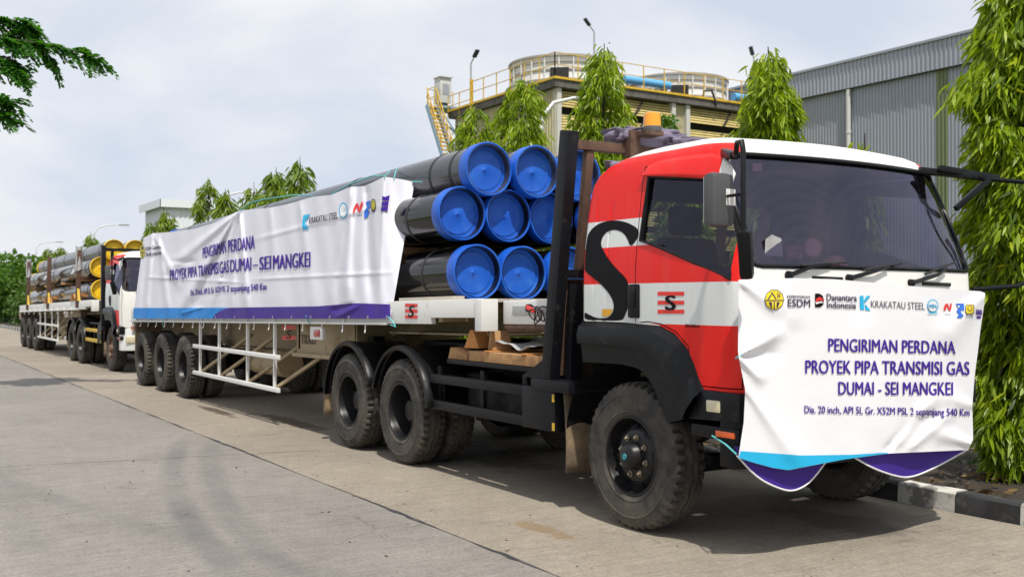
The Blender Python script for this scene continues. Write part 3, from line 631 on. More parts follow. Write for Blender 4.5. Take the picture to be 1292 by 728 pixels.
N = 500; P = np.stack([rnd(N, -16, -3.5), rnd(N, .3, 7.1), np.full(N, .004)], 1)
V = leaf_arrays(P, np.stack([RNG.normal(0, 1, N), RNG.normal(0, 1, N), rnd(N, 0, .1)], 1), RNG.normal(0, 1, (N, 3)) * [1, 1, .1], rnd(N, .008, .03), rnd(N, .006, .018), -.1)
o = bpy.data.objects.new('road_grit', leaf_mesh('road_grit', V, 'leaf_litter')); col.objects.link(o); tag(o, 'fine grit and leaf crumbs scattered over the concrete road', 'grit', kind='stuff')
# ------------------------------------------------------------------ buildings
def corrugated(m, x0, x1, y, z0, z1, pitch=.25, depth=.035, axis='x', sgn=-1, mi=0):
    n = int((x1 - x0) / pitch); pts = []
    for i in range(n):
        a = x0 + i * pitch
        pts += [(a, 0), (a + pitch * .55, 0), (a + pitch * .66, 1), (a + pitch * .89, 1)]
    pts.append((x0 + n * pitch, 0)); v = []; f = []
    for u, d in pts:
        for z in (z0, z1): v.append((u, y + sgn * d * depth, z) if axis == 'x' else (y + sgn * d * depth, u, z))
    f = [(2 * i, 2 * i + 2, 2 * i + 3, 2 * i + 1) for i in range(len(pts) - 1)]
    m.add(v, f, mi)
WY = 42.1
wh = thing('warehouse', 'big grey corrugated metal warehouse with deep ribbed fascia above the cab', 'building', (-34, WY, 0))
def W_(mb, name, mat, **k): return mb.build(name, mat, wh, world=True, smooth=0, **k)
m = MB(); corrugated(m, -48, -29.3, WY, 0, 12.6, .19, .045); W_(m, 'wall', 'sheet_grey')
m = MB(); corrugated(m, -29.3, -8, WY, 0, 12.6, .19, .045); W_(m, 'wall', 'sheet_grey')
m = MB(); corrugated(m, -29.78, -29.15, WY - .06, 0, 12.6, .20, .05); W_(m, 'translucent_strip', 'sheet_green')
m = MB(); corrugated(m, -48, -8, WY - .28, 12.28, 13.6, .24, .05); W_(m, 'fascia', 'sheet_grey')
W_(MB().box(-48.05, -7.9, WY - .40, WY - .05, 13.6, 13.72), 'ridge_flashing', 'sheet_grey'); W_(MB().box(-48, -8, WY - .27, WY - .02, 12.27, 12.33), 'soffit', 'sheet_dark')
W_(MB().add([(-48, WY, 13.6), (-8, WY, 13.6), (-8, WY + 25, 15.4), (-48, WY + 25, 15.4)], [(0, 1, 2, 3)]), 'roof', 'sheet_grey')
W_(MB().add([(-48, WY, 0), (-48, WY + 25, 0), (-48, WY + 25, 15.35), (-48, WY, 13.55)], [(0, 1, 2, 3)]), 'end_wall', 'sheet_grey')
dp = W_(MB().tube([(-34.67, WY - .20, 0), (-34.67, WY - .20, 12.24)], .11, 12), 'downpipe', 'pvc_pipe')
for z in (5.5, 7.8, 10.1): MB().lathe([(.11, z - .08), (.135, z - .07), (.135, z + .07), (.11, z + .08)], 'z', (-34.67, WY - .2, 0), 12).build('pipe_collar', 'pvc_pipe', dp, world=True)
fc = at_d(207, 252.4, 85)
fb = thing('far_building', 'pale flat-roofed building standing behind the far weeping trees', 'building', (fc[0], fc[1], 0))
lx = on_y(183, 265, fc[1])[0]; ry = fc[1] + 9
m = MB(); corrugated(m, lx, fc[0], fc[1], 0, fc[2] - .35, .4, .05); m.build('wall', 'far_white', fb, world=True, smooth=0)
m = MB(); corrugated(m, fc[1], ry, fc[0], 0, fc[2] - .35, .4, .05, axis='y', sgn=1); m.build('wall', 'far_white', fb, world=True, smooth=0)
m = MB(); m.box(lx - .4, fc[0] + .4, fc[1] - .4, ry + .4, fc[2] - .35, fc[2]); m.build('roof', 'far_roof', fb, world=True, smooth=0)
m = MB(); m.box(lx - .45, fc[0] + .45, fc[1] - .45, fc[1] - .40, fc[2] - .6, fc[2] + .05); m.box(fc[0] + .40, fc[0] + .45, fc[1] - .45, ry + .4, fc[2] - .6, fc[2] + .05); m.build('eave_trim', 'far_white', fb, world=True, smooth=0)

def cooling_tower():
    CX, CY, DZ = -39.5, 27.4, 12.0; XL, YR = -49.2, 43.0
    t = thing('cooling_tower', 'cream louvred cooling tower with two round white fan stacks and yellow railings', 'cooling tower', (-44, 34, 0))
    B = lambda mb, name, mat, p=t, **k: mb.build(name, mat, p, world=True, **k)
    B(MB().box(XL + .1, CX - .5, CY + .1, YR - .1, 0, DZ - .35), 'core', 'tower_dark', smooth=0)
    m = MB(); corrugated(m, XL, CX, CY, 0, DZ - .45, .22, .05); B(m, 'side_wall', 'tower_cream', smooth=0)
    B(MB().box(XL - .3, CX + .25, CY - .25, YR, DZ - .42, DZ - .02), 'fan_deck', 'tower_deck', smooth=0)
    B(MB().box(XL - .32, CX + .27, CY - .33, CY - .255, DZ - .07, DZ + .04), 'edge_beam', 'rail_yellow', smooth=0)
    B(MB().box(CX + .255, CX + .33, CY - .33, YR, DZ - .07, DZ + .04), 'edge_beam', 'rail_yellow', smooth=0)
    bays = [(CY + .25, 34.4), (35.6, YR)]
    for y0, y1 in ((CY - .02, CY + .22), (34.4, 34.65), (35.35, 35.6)):
        B(MB().box(CX - .25, CX + .12, y0, y1, 0, DZ - .43), 'corner_post', 'tower_post', bevel=.02, smooth=0)
    m = MB(); corrugated(m, 34.65, 35.35, CX - .10, 0, DZ - .45, .14, .04, axis='y', sgn=1); B(m, 'mid_panel', 'tower_cream', smooth=0)
    for bi, (y0, y1) in enumerate(bays):
        z = DZ - .62
        for tier in range(7):
            for k in range(6):
                m = MB(); zz = z - k * .135
                o_ = -.12 + .035 * k
                m.add([(CX + o_ - .05, y0, zz + .10), (CX + o_ - .05, y1, zz + .10), (CX + o_, y1, zz), (CX + o_, y0, zz),
                       (CX + o_ - .03, y0, zz + .105), (CX + o_ - .03, y1, zz + .105), (CX + o_ + .02, y1, zz + .01), (CX + o_ + .02, y0, zz + .01)], [(0, 1, 2, 3), (4, 5, 6, 7), (2, 3, 7, 6), (0, 3, 7, 4), (1, 2, 6, 5)])
                B(m, 'louvre_slat', 'tower_slat', smooth=0)
            nb_ = 3
            for q in range(1, nb_):
                yb = y0 + (y1 - y0) * q / nb_
                B(MB().bar((CX + .02, yb + .45, z + .12), (CX + .16, yb - .25, z - .72), .06, .06), 'louvre_brace', 'tower_dark', smooth=0)
            z -= 1.08
    for k, cy in enumerate((30.3, 38.0)):
        st = B(MB().lathe([(2.80, DZ - .02), (2.70, DZ + .4), (2.64, DZ + .8), (2.66, DZ + 1.2), (2.74, DZ + 1.6), (2.68, DZ + 1.6), (2.58, DZ + .8), (2.6, DZ + .2)], 'z', (-43.1, cy, 0), 64), 'fan_stack', 'stack_white', smooth=40)
        for zz, r in ((.4, 2.71), (.9, 2.65), (1.3, 2.68), (1.57, 2.745)): B(MB().lathe([(r, DZ + zz - .05), (r + .05, DZ + zz - .05), (r + .05, DZ + zz + .05), (r, DZ + zz + .05)], 'z', (-43.1, cy, 0), 64), 'band', 'stack_band', st, smooth=40)
        a = math.atan2(-.62, .78)
        for i in range(24):
            aa = i * math.pi / 12 + .1; B(MB().bar((-43.1 + 2.73 * math.cos(aa), cy + 2.73 * math.sin(aa), DZ + .1), (-43.1 + 2.73 * math.cos(aa), cy + 2.73 * math.sin(aa), DZ + 1.55), .05, .07), 'stack_rib', 'stack_white', st, smooth=0)
        hx, hy = -43.1 + 2.74 * math.cos(a), cy + 2.74 * math.sin(a); tv = (-math.sin(a), math.cos(a))
        B(MB().bar((hx - tv[0] * .45, hy - tv[1] * .45, DZ + .6), (hx + tv[0] * .45, hy + tv[1] * .45, DZ + .6), .08, .7), 'access_hatch', 'tower_dark', st, smooth=0)
    B(MB().tube([(-41.0, 32.6, DZ + .85), (-41.0, 35.6, DZ + .85)], .20, 14), 'water_pipe', 'pipe_blue'); B(MB().tube([(-41.0, 40.2, DZ + .75), (-41.0, YR, DZ + .75)], .22, 14), 'water_pipe', 'pipe_blue')
    for y in (33.2, 35.2, 40.9, 42.4): B(MB().box(-41.2, -40.8, y - .1, y + .1, DZ, DZ + .6), 'pipe_saddle', 'tower_deck', smooth=0)
    B(MB().tube([(CX + .2, 36.4, DZ - .1), (CX + .25, 36.4, DZ + .35), (CX + .3, 36.9, DZ + .42), (CX + .35, 37.2, DZ - .3)], .06, 8), 'hose', 'lamp_dark')
    # railings: every post a part
    def rail(p, q, n, zb=DZ, h=1.15):
        p, q = np.array(p, float), np.array(q, float)
        for i in range(n + 1):
            c = p + (q - p) * i / n; B(MB().bar((c[0], c[1], zb), (c[0], c[1], zb + h), .042, .042), 'railing_post', 'rail_yellow', smooth=0)
        for hh in (h, h * .52): B(MB().bar((p[0], p[1], zb + hh), (q[0], q[1], zb + hh), .034, .034), 'rail', 'rail_yellow', smooth=0)
    rail((CX + .28, CY - .28), (CX + .28, YR), 12); rail((CX + .28, CY - .28), (-47.0, CY - .28), 6)
    rail((-47.0, CY - .28), (XL - .3, CY - .28), 2, DZ - .35); B(MB().box(-47.07, -46.93, CY - .32, CY - .18, DZ - .3, DZ + 1.3), 'gate_post', 'rail_yellow', smooth=0)
    # stair landing, cabinet and stair on the left end
    lz = DZ + .3; B(MB().box(-51.05, XL - .31, CY - .8, CY + .9, lz - .12, lz), 'landing', 'stair_blue', smooth=0)
    rail((-51.0, CY - .75), (-50.2, CY - .75), 1, lz, 1.1); rail((-51.0, CY - .75), (-51.0, CY + .85), 2, lz, 1.1)
    cb = B(MB().box(-50.7, -50.0, CY - .5, CY + .2, lz + .25, lz + 1.65), 'control_cabinet', 'cabinet', bevel=.03); B(MB().box(-49.995, -49.98, CY - .35, CY + .05, lz + .7, lz + 1.3), 'cabinet_door', 'galv', cb, smooth=0); B(MB().box(-50.75, -49.9, CY - .55, CY + .25, lz + 1.65, lz + 1.70), 'cabinet_roof', 'cabinet', cb, smooth=0)
    for x in (-50.6, -50.1): B(MB().box(x - .04, x + .04, CY - .4, CY, lz, lz + .25), 'cabinet_foot', 'tower_dark', smooth=0)
    sa, sb = np.array([-49.9, CY - 1.1, lz]), np.array([-48.0, CY - 1.1, lz - 3.2])
    for dy in (-.3, .3): B(MB().bar(sa + [0, dy, 0], sb + [0, dy, 0], .06, .26), 'stringer', 'stair_blue', smooth=0)
    for i in range(14):
        c = sa + (sb - sa) * (i + .5) / 14; B(MB().box(c[0] - .14, c[0] + .14, c[1] - .27, c[1] + .27, c[2] - .02, c[2] + .02), 'stair_tread', 'rail_yellow', smooth=0)
    for dy in (-.3, .3):
        for h in (.95, .5): B(MB().bar(sa + [0, dy, h], sb + [0, dy, h], .045, .045), 'handrail', 'rail_yellow', smooth=0)
        for i in range(5):
            c = sa + (sb - sa) * (i + .3) / 5; B(MB().bar(c + [0, dy, 0], c + [0, dy, .95], .045, .045), 'railing_post', 'rail_yellow', smooth=0)
    for x in (-50.9, -49.7): B(MB().bar((x, CY - .7, lz - .1), (XL + .1, CY - .05, lz - 1.5), .08, .08), 'landing_strut', 'stair_blue', smooth=0)
cooling_tower()
def roof_lamp(base, top, head, label):
    r = thing('roof_lamp', label, 'lamp', tuple(base), 'lamps standing on the cooling tower')
    MB().tube([base, (base[0], base[1], top[2])], .05, 8).build('pole', 'galv', r, world=True)
    MB().tube([(base[0], base[1], top[2]), head], .035, 6).build('arm', 'galv', r, world=True)
    h = Vector(head); d = (h - Vector((base[0], base[1], top[2]))).normalized()
    MB().bar(h - d * .1, h + d * .4, .24, .1).build('lamp_head', 'lamp_dark', r, bevel=.02, world=True)
a = on_y(594, 103, 27.6); b_ = on_y(594, 80, 27.6); c_ = on_y(599, 70, 27.6); roof_lamp((a[0], 27.6, 12.0), b_, c_, 'lamp on a thin pole beside the yellow stair railing of the tower')
a = on_x(750, 40, -46.5); h_ = on_x(743, 30, -46.5); roof_lamp((a[0], a[1], 12.0), a, h_, 'tall lamp on a thin pole behind the first fan stack of the tower')
a = on_x(960, 78, -41.8); h_ = on_x(950, 67, -41.8); roof_lamp((a[0], 42.6, 12.0), a, h_, 'lamp at the warehouse end of the tower, its head just clearing the tree')
def street_lamp(x, y, h, label):
    r = thing('street_lamp', label, 'street lamp', (x, y, .1), 'curved street lamps behind the verge')
    MB().tube([(0, 0, -.1), (0, 0, h * .5), (0, 0, h - .8)], [.075, .065, .05], 10).build('pole', 'galv_pale', r)
    MB().tube([(0, 0, h - .8), (0, .06, h - .45), (.02, .3, h - .18), (.05, .8, h - .03), (.08, 1.5, h + .02)], [.045, .042, .04, .036, .032], 10).build('arm', 'galv_pale', r)
    MB().bar((.08, 1.45, h + .02), (.10, 2.05, h + .02), .22, .08).build('lamp_head', 'galv', r, bevel=.03)
    MB().lathe([(.14, 0), (.14, .06), (.09, .12)], 'z', (0, 0, -.05), 12).build('base_flange', 'galv', r)
for px_, hy, lb in ((683, 117, 'pale curved street lamp in front of the tower corner'), (274, 241, 'curved street lamp rising among the far weeping trees'), (118, 283, 'curved street lamp above the yellow-capped pipes of the far trailer'), (45, 305, 'curved street lamp farthest along the road above the leafy trees')):
    q = on_y(px_, hy, 12.0); street_lamp(q[0], q[1], q[2] - .1, lb)

# ================================================================== TRUCKS
T1 = np.array([-5.85, 5.86, 0.0])
def L(px_, py_, Y=4.64):
    q = on_y(px_, py_, Y) - T1; return (q[0], q[2])
# cab hull: plan outline at each height
LV = [(1.02, -.52, 1.30, 1.205), (1.50, -.52, 1.32, 1.215), (1.85, -.52, 1.30, 1.215), (2.05, -.52, 1.24, 1.20), (2.30, -.515, 1.15, 1.17), (2.44, -.505, 1.10, 1.152), (2.52, -.485, 1.07, 1.14), (2.59, -.435, 1.04, 1.125), (2.65, -.33, 1.005, 1.11), (2.695, -.18, .965, 1.08), (2.735, -.04, .90, 1.02), (2.765, .07, .80, .93), (2.79, .16, .66, .80), (2.805, .24, .50, .62)]
def level(z):
    zs = [l[0] for l in LV]; return [float(np.interp(z, zs, [l[i] for l in LV])) for i in (1, 2, 3)]
def outline(z, inset=0.0):
    xr, xf, hw = level(z); xr += inset; xf -= inset; hw -= inset
    rr_, rf, bul = .055, .20, .10
    pts = [(xr, hw - rr_) if False else (xr, y) for y in np.linspace(0, hw - rr_, 4)[:-1]]
    pts += [(xr + rr_ - rr_ * math.cos(a), hw - rr_ + rr_ * math.sin(a)) for a in np.linspace(0, math.pi / 2, 6)]
    xc = xf - bul
    pts += [(x, hw) for x in np.linspace(xr + rr_, xc - rf, 12)[1:-1]]
    pts += [(xc - rf + rf * math.sin(a), hw - rf + rf * math.cos(a)) for a in np.linspace(0, math.pi / 2 * .93, 9)]
    y0 = pts[-1][1]; x0 = pts[-1][0]
    pts += [(xf - (xf - x0) * (y / y0) ** 2, y) for y in np.linspace(y0, 0, 12)[1:]]
    return np.array(pts)
def side_y(x, z):
    o = outline(z); return float(np.interp(x, o[:, 0], o[:, 1]))
def front_x(y, z):
    o = outline(z)[::-1]; k = len(o) - 12 - 9; o = o[:21]; return float(np.interp(abs(y), o[:, 1], o[:, 0]))
def hull(inset, z0, mats, mi=0, ztop=0.0):
    m = MB(); zs = [z0] + [l[0] - ztop for l in LV if l[0] - ztop > z0 + .03]; ring = None; k = 0
    for z in zs:
        o = outline(min(z + ztop * .0, LV[-1][0]), inset); r = [(x, -y, z) for x, y in o] + [(x, y, z) for x, y in o[::-1][1:-1]]
        m.v += r; k = len(r)
    n = len(zs)
    m.f = [(i * k + j, i * k + (j + 1) % k, (i + 1) * k + (j + 1) % k, (i + 1) * k + j) for i in range(n - 1) for j in range(k)] + [tuple(range(k))[::-1], tuple(range((n - 1) * k, n * k))]
    m.m = [0] * len(m.f)
    return mb_mesh(m, mats)
FO = [L(*p) for p in [(735, 404.5), (738, 404.7), (785, 406), (815, 408), (832, 411), (850.6, 421), (865.5, 439), (874, 459), (880, 478), (886, 491)]]        # fender outer line
FM = [L(*p) for p in [(735, 433), (740, 433), (789, 435.6), (808, 438.5), (823.5, 443), (834, 452), (841, 461.6), (848, 475), (855, 493), (867, 528)]]          # crease
FI = [L(*p) for p in [(736, 456.6), (745, 457), (781.5, 459), (795, 461.5), (806, 465), (814, 472), (821, 481), (828, 495), (836, 518), (843, 533)]]            # opening
WIN = [L(*p) for p in [(808, 222), (893, 225), (908, 247), (921, 288), (919.5, 352), (828, 311), (805, 303.5)]]
DOOR = [(.135, 2.60), (.85, 2.60), (.92, 2.52), (1.01, 2.30), (1.10, 2.0), (1.145, 1.75), (1.13, 1.09), (.73, 1.09)] + [(a + .012, b + .012) for a, b in FO[::-1] if .14 < a < .73] + [(.135, 1.49)]
def inset_poly(poly, d):
    n = len(poly); A = sum(poly[i][0] * poly[(i + 1) % n][1] - poly[(i + 1) % n][0] * poly[i][1] for i in range(n)); s = 1 if A > 0 else -1; out_ = []
    for i in range(n):
        p0, p1, p2 = [np.array(poly[(i + k) % n]) for k in (-1, 0, 1)]; e1 = (p1 - p0) / np.linalg.norm(p1 - p0); e2 = (p2 - p1) / np.linalg.norm(p2 - p1)
        n1 = np.array([-e1[1], e1[0]]) * s; n2 = np.array([-e2[1], e2[0]]) * s; b = n1 + n2; b = b / max(np.linalg.norm(b), 1e-6); out_.append(tuple(p1 + b * d / max(.35, b @ n1)))
    return out_
def rpoly(y0, y1, z0, z1, r, n=5, top=0.0):
    pts = []
    for cx, cz, a in ((y1 - r - top, z1 - r, 0), (y0 + r + top, z1 - r, 90), (y0 + r, z0 + r, 180), (y1 - r, z0 + r, 270)):
        for i in range(n + 1):
            t = rad(a + 90 * i / n); pts.append((cx + r * math.cos(t), cz + r * math.sin(t)))
    return pts
WS = rpoly(-1.15, 1.15, 1.865, 2.615, .10, top=.055)
CABM = {}
def cab_meshes(liv):
    mats = [liv, 'interior']
    h = hull(0, 1.045, [liv]); inner = hull(.045, 1.16, ['interior'], ztop=.05)
    shell = boolean(h, inner)
    arch = mb_mesh(MB().prism(FO + [(.78, .5), (-1.2, .5), (-1.2, 1.44)], 'y', -1.6, 1.6), ['interior'])
    shell = boolean(shell, arch)
    shell = boolean(shell, mb_mesh(MB().prism(WS, 'x', .74, 1.7), ['interior']))
    for gx in (-.36, -.20):
        shell = boolean(shell, mb_mesh(MB().tube([(gx, -side_y(gx, z) - .010, z) for z in (1.56, 1.9, 2.05, 2.3, 2.48)], [.004, .018, .018, .018, .004], 10), [liv]))
    shell = boolean(shell, mb_mesh(MB().prism(rpoly(-.80, .80, 1.93, 2.44, .08), 'x', -.8, -.2), ['interior']))
    res = {}
    for s, nm in ((-1, 'near'), (1, 'far')):
        a, b = (-1.6, -.85) if s < 0 else (.85, 1.6)
        d_in = mb_mesh(MB().prism(inset_poly(DOOR, .004), 'y', a, b), ['interior']); d_out = mb_mesh(MB().prism(inset_poly(DOOR, -.004), 'y', a, b), ['interior'])
        door = boolean(shell.copy(), d_in, 'INTERSECT'); shell = boolean(shell, d_out)
        res[nm] = boolean(door, mb_mesh(MB().prism(WIN, 'y', a - .1, b + .1), ['interior']))
    res['cab'] = shell
    return res
# ------------------------------------------------------------------ wheels
def tyre_mesh():
    prof = [(.272, -.098), (.288, -.122), (.315, -.136), (.322, -.142), (.33, -.138), (.39, -.1475), (.43, -.146), (.438, -.151), (.446, -.145), (.458, -.142), (.492, -.132), (.515, -.122), (.527, -.108), (.533, -.085), (.533, -.062), (.520, -.058), (.520, -.048), (.534, -.044), (.534, -.008), (.520, -.005), (.520, .005)]
    prof = prof + [(r, -a) for r, a in prof[::-1][2:]]; n = 132; m = MB()
    for i, (r, a) in enumerate(prof):
        for j in range(n):
            t = 2 * math.pi * j / n; q = r; aa = a
            if r > .49 and abs(a) > .05 and j % 3 == 0: q = r - (.030 if abs(a) < .115 else .014)
            if .49 < r and abs(a) <= .05: aa = a + .006 * (1 if (j // 3) % 2 else -1)
            m.v.append((q * math.cos(t), aa, q * math.sin(t)))
    k = len(prof); m.f = [(i * n + j, i * n + (j + 1) % n, (i + 1) * n + (j + 1) % n, (i + 1) * n + j) for i in range(k - 1) for j in range(n)]; m.m = [0] * len(m.f)
    o = m.build('tyre', 'tyre', smooth=28); me = o.data; bpy.data.objects.remove(o); return me
TYRE = tyre_mesh(); RIM = {}
def rim_data(kind, mat):
    if (kind, mat) in RIM: return RIM[kind, mat]
    m = MB(); lip = [(.30, -.112), (.288, -.128), (.274, -.128), (.264, -.10)]
    if kind == 'steer': pr = lip + [(.257, -.03), (.245, -.018), (.228, -.03), (.196, -.078), (.17, -.09), (.105, -.09), (.10, -.10), (.09, -.155), (.066, -.175), (.03, -.18), (.0005, -.18)]
    else: pr = lip + [(.250, .05), (.238, .085), (.205, .10), (.15, .098), (.142, .06), (.138, .015), (.118, -.01), (.10, -.03), (.0005, -.036)]
    m.lathe(pr, 'y', n=48); m.lathe([(.272, .098), (.25, .11), (.25, .05)], 'y', n=48)
    o = m.build('wheel', mat, smooth=40); RIM[kind, mat] = o.data; bpy.data.objects.remove(o); return RIM[kind, mat]
def small(name, mb, mat, smooth=35):
    o = mb.build(name, mat, smooth=smooth); me = o.data; bpy.data.objects.remove(o); return me
NUT = small('wheel_nut', MB().lathe([(.0005, -.030), (.011, -.030), (.014, -.022), (.014, -.012), (.024, -.010), (.024, 0)], 'y', n=6), 'steel_nut', 0)
HOLE_DISC = small('dark_hole_disc', MB().lathe([(.0005, 0), (.032, 0), (.034, .004)], 'y', n=16), 'interior')  # flat black disc on the rim, painting the dark of an opening
def wheel(parent, x, y, side, kind, mat='rim_black', inner=False, hub='teal', R=.53, detail=True):
    w = bpy.data.objects.new('wheel', rim_data(kind, mat)); col.objects.link(w); w.parent = parent; w.location = (x, y, R); w.scale = (R / .533,) * 3
    w.rotation_euler = (0, rr.uniform(0, 6.28), 0) if side < 0 else (0, 0, math.pi)
    t = bpy.data.objects.new('tyre', TYRE); col.objects.link(t); t.parent = w
    if inner or side > 0 or not detail: return w
    def sub(nm, me, loc, rot=(0, 0, 0)):
        o = bpy.data.objects.new(nm, me); col.objects.link(o); o.parent = w; o.location = loc; o.rotation_euler = rot
    for i in range(8):
        a = i * math.pi / 4
        if kind == 'steer':
            sub('wheel_nut', NUT, (.14 * math.cos(a), -.089, .14 * math.sin(a)), (0, -a, 0)); a += .39
            if i % 2 == 0: sub('dark_hole_disc', HOLE_DISC, (.212 * math.cos(a), -.062, .212 * math.sin(a)), (0, -a, 0)) if False else None
        else: sub('wheel_nut', NUT, (.18 * math.cos(a), .098, .18 * math.sin(a)), (0, -a, 0))
    if kind == 'steer':
        for i in range(8):
            a = i * math.pi / 4 + .39; h_ = bpy.data.objects.new('dark_hole_disc', HOLE_DISC); col.objects.link(h_); h_.parent = w
            h_.location = (.213 * math.cos(a), -.063, .213 * math.sin(a)); nrm = Vector((.83 * math.cos(a), -.56, .83 * math.sin(a))); h_.rotation_mode = 'QUATERNION'; h_.rotation_quaternion = nrm.to_track_quat('-Y', 'Z')
        c = MB().lathe([(.0005, -.186), (.022, -.186), (.026, -.176)], 'y', n=16).build('hub_cap', hub, w)
    return w
def arc_guard(m, cx, cz, R, a0, a1, y0, y1, n=20, lip=.05):
    def P(a, r, y): return (cx + r * math.cos(a), y, cz + r * math.sin(a))
    an = np.linspace(rad(a0), rad(a1), n + 1); v = []
    for a in an: v += [P(a, R - lip, y0), P(a, R - .012, y0 + .0), P(a, R, y0 + .02), P(a, R, y0 + .07), P(a, R - .012, y0 + .085), P(a, R - .012, y1)]
    f = [(6 * i + j, 6 * i + j + 1, 6 * i + 7 + j, 6 * i + 6 + j) for i in range(n) for j in range(5)]
    m.add(v, f)

def tractor(loc, label, first):
    t = thing('tractor_truck', label, 'truck', loc); liv = 'cab_livery' if first else 'cab_livery_far'
    key = liv
    if key not in CABM: CABM[key] = cab_meshes(liv)
    cm = CABM[key]; B = lambda mb, nm, mat, p=t, **k: mb.build(nm, mat, p, **k)
    cab = mesh_obj('cab_body', cm['cab'], t)
    for nm, s in (('near', -1), ('far', 1)):
        d = mesh_obj('door', cm[nm], t)
        gl = [(x, s * (side_y(x, z) - .018), z) for x, z in inset_poly(WIN, -.01)]
        g_ = MB(); g_.add(gl, [tuple(range(len(gl)))]); g_.build('side_window', 'side_glass', d, smooth=0)
        # rubber frame round the window
        fr = MB(); wp = [(x, s * (side_y(x, z) + .001), z) for x, z in WIN]; fr.tube(wp + [wp[0]], .013, 6); fr.build('window_seal', 'black_plastic', d)
        if s < 0:
            hx, hz = L(800.5, 379)
            hb = MB().box(hx - .062, hx + .055, -side_y(hx, hz) - .022, -side_y(hx, hz) + .01, hz - .125, hz + .115).build('door_handle', 'black_plastic', d, bevel=.015)
            MB().box(hx - .035, hx + .03, -side_y(hx, hz) - .034, -side_y(hx, hz) - .0225, hz - .05, hz + .09).build('latch', 'black_frame', d, bevel=.006)
            # rain visor above the window
            top = [L(*p) for p in [(802, 219), (806, 207), (822, 201), (853, 195), (885, 192), (900, 196), (912, 207), (919, 218)]]; bot = [L(*p) for p in [(802, 221.5), (808, 221.5), (824, 222), (853, 223), (885, 225), (897, 229), (909, 236), (919, 246)]]
            vm = MB(); vm.grid(lambda u, v: (lambda a, b: (a[0] + (b[0] - a[0]) * v, -level(a[1] + (b[1] - a[1]) * v)[2] - .004 - .03 * v ** .7, a[1] + (b[1] - a[1]) * v))(np.array([np.interp(u * 7, range(8), [q[i] for q in top]) for i in (0, 1)]), np.array([np.interp(u * 7, range(8), [q[i] for q in bot]) for i in (0, 1)])), 21, 5)
            vm.build('rain_visor', liv, d, thick=.006)
    ws = MB(); 
    ny, nz_ = 36, 10
    def wsp(u, v):
        z = 1.86 + .76 * v; hw = 1.156 - .055 * v; y = -hw + 2 * hw * u; return (front_x(y, z) - .016, y, z)
    ws.grid(wsp, ny, nz_); g_ = ws.build('windshield', 'windshield_glass', t)
    sl = MB(); pts = [(front_x(y, z) + .001, y, z) for y, z in WS]
    dense = []
    for i in range(len(WS)):
        a, b = WS[i], WS[(i + 1) % len(WS)]; k = max(1, int(math.hypot(b[0] - a[0], b[1] - a[1]) / .06))
        for j in range(k): y, z = a[0] + (b[0] - a[0]) * j / k, a[1] + (b[1] - a[1]) * j / k; dense.append((front_x(y, z) + .001, y, z))
    sl.tube(dense + [dense[0]], .015, 6); sl.build('windshield_seal', 'black_plastic', g_)
    rw = MB(); rw.add([(-.50, y, z) for y, z in rpoly(-.81, .81, 1.92, 2.45, .08)], [tuple(range(24))]); rw.build('rear_window', 'side_glass', cab, smooth=0)
    # cab interior
    for y in (-.58, .58):
        sb_ = MB(); sb_.prism([(.0, 1.35), (.50, 1.35), (.52, 1.50), (.16, 1.53), (.02, 2.12), (-.10, 2.12)], 'y', y - .25, y + .25); st = B(sb_, 'seat', 'seat_cloth', bevel=.04); B(MB().box(-.10, .0, y - .14, y + .14, 2.14, 2.36), 'headrest', 'seat_cloth', st, bevel=.035)
    B(MB().prism([(1.17, 1.2), (1.17, 1.84), (1.0, 1.86), (.86, 1.78), (.82, 1.55), (.9, 1.2)], 'y', -1.1, 1.1), 'dashboard', 'interior', bevel=.02)
    sw = MB(); c = Vector((.80, -.56, 1.94)); ax = Vector((-.55, 0, .83)).normalized(); e1 = Vector((0, 1, 0)); e2 = ax.cross(e1)
    ringp = [c + (e1 * math.cos(a) + e2 * math.sin(a)) * .22 for a in np.linspace(0, 2 * math.pi, 33)]; sw.tube(ringp, .015, 6)
    for a in (.3, 2.84, 4.71): sw.bar(c, c + (e1 * math.cos(a) + e2 * math.sin(a)) * .22, .03, .012)
    sw.tube([c, c - ax * .3], .03, 8); B(sw, 'steering_wheel', 'interior')
    if first:
        def inside(px_, py_, X=-4.69): q = on_x(px_, py_, X); return q
        flat_obj('paper_card', [[(966, 302), (974, 296), (986, 301), (988, 324), (965, 322)]], inside, 'paper', t, 50); flat_obj('sticker', [rect(992, 1013, 309, 328)], inside, 'sticker_brown', t, 50); flat_obj('sticker', [ell(1026, 313, 12.5, 14)], inside, 'sticker_brown', t, 50)
        flat_obj('sticker', [ell(1026, 313, 9.5, 11)], lambda a, b: inside(a, b, -4.685), 'sticker_pink', t, 50); flat_obj('sticker', [rect(950, 962, 206, 216)], lambda a, b: inside(a, b, -4.9), 'sticker_pink', t, 50)
        text_obj('sticker_lettering', 'HOLDER', 994, 324, 1012, 325.5, 6, 6, lambda a, b: inside(a, b, -4.685), 'sticker_pink', t, .02, 60, 0, (1, 0, 0))
        B(MB().lathe([(.0005, .10), (.05, .09), (.085, .04), (.10, 0)], 'z', (1.06, -.22, 1.86), 16), 'straw_hat', 'leather_tan')
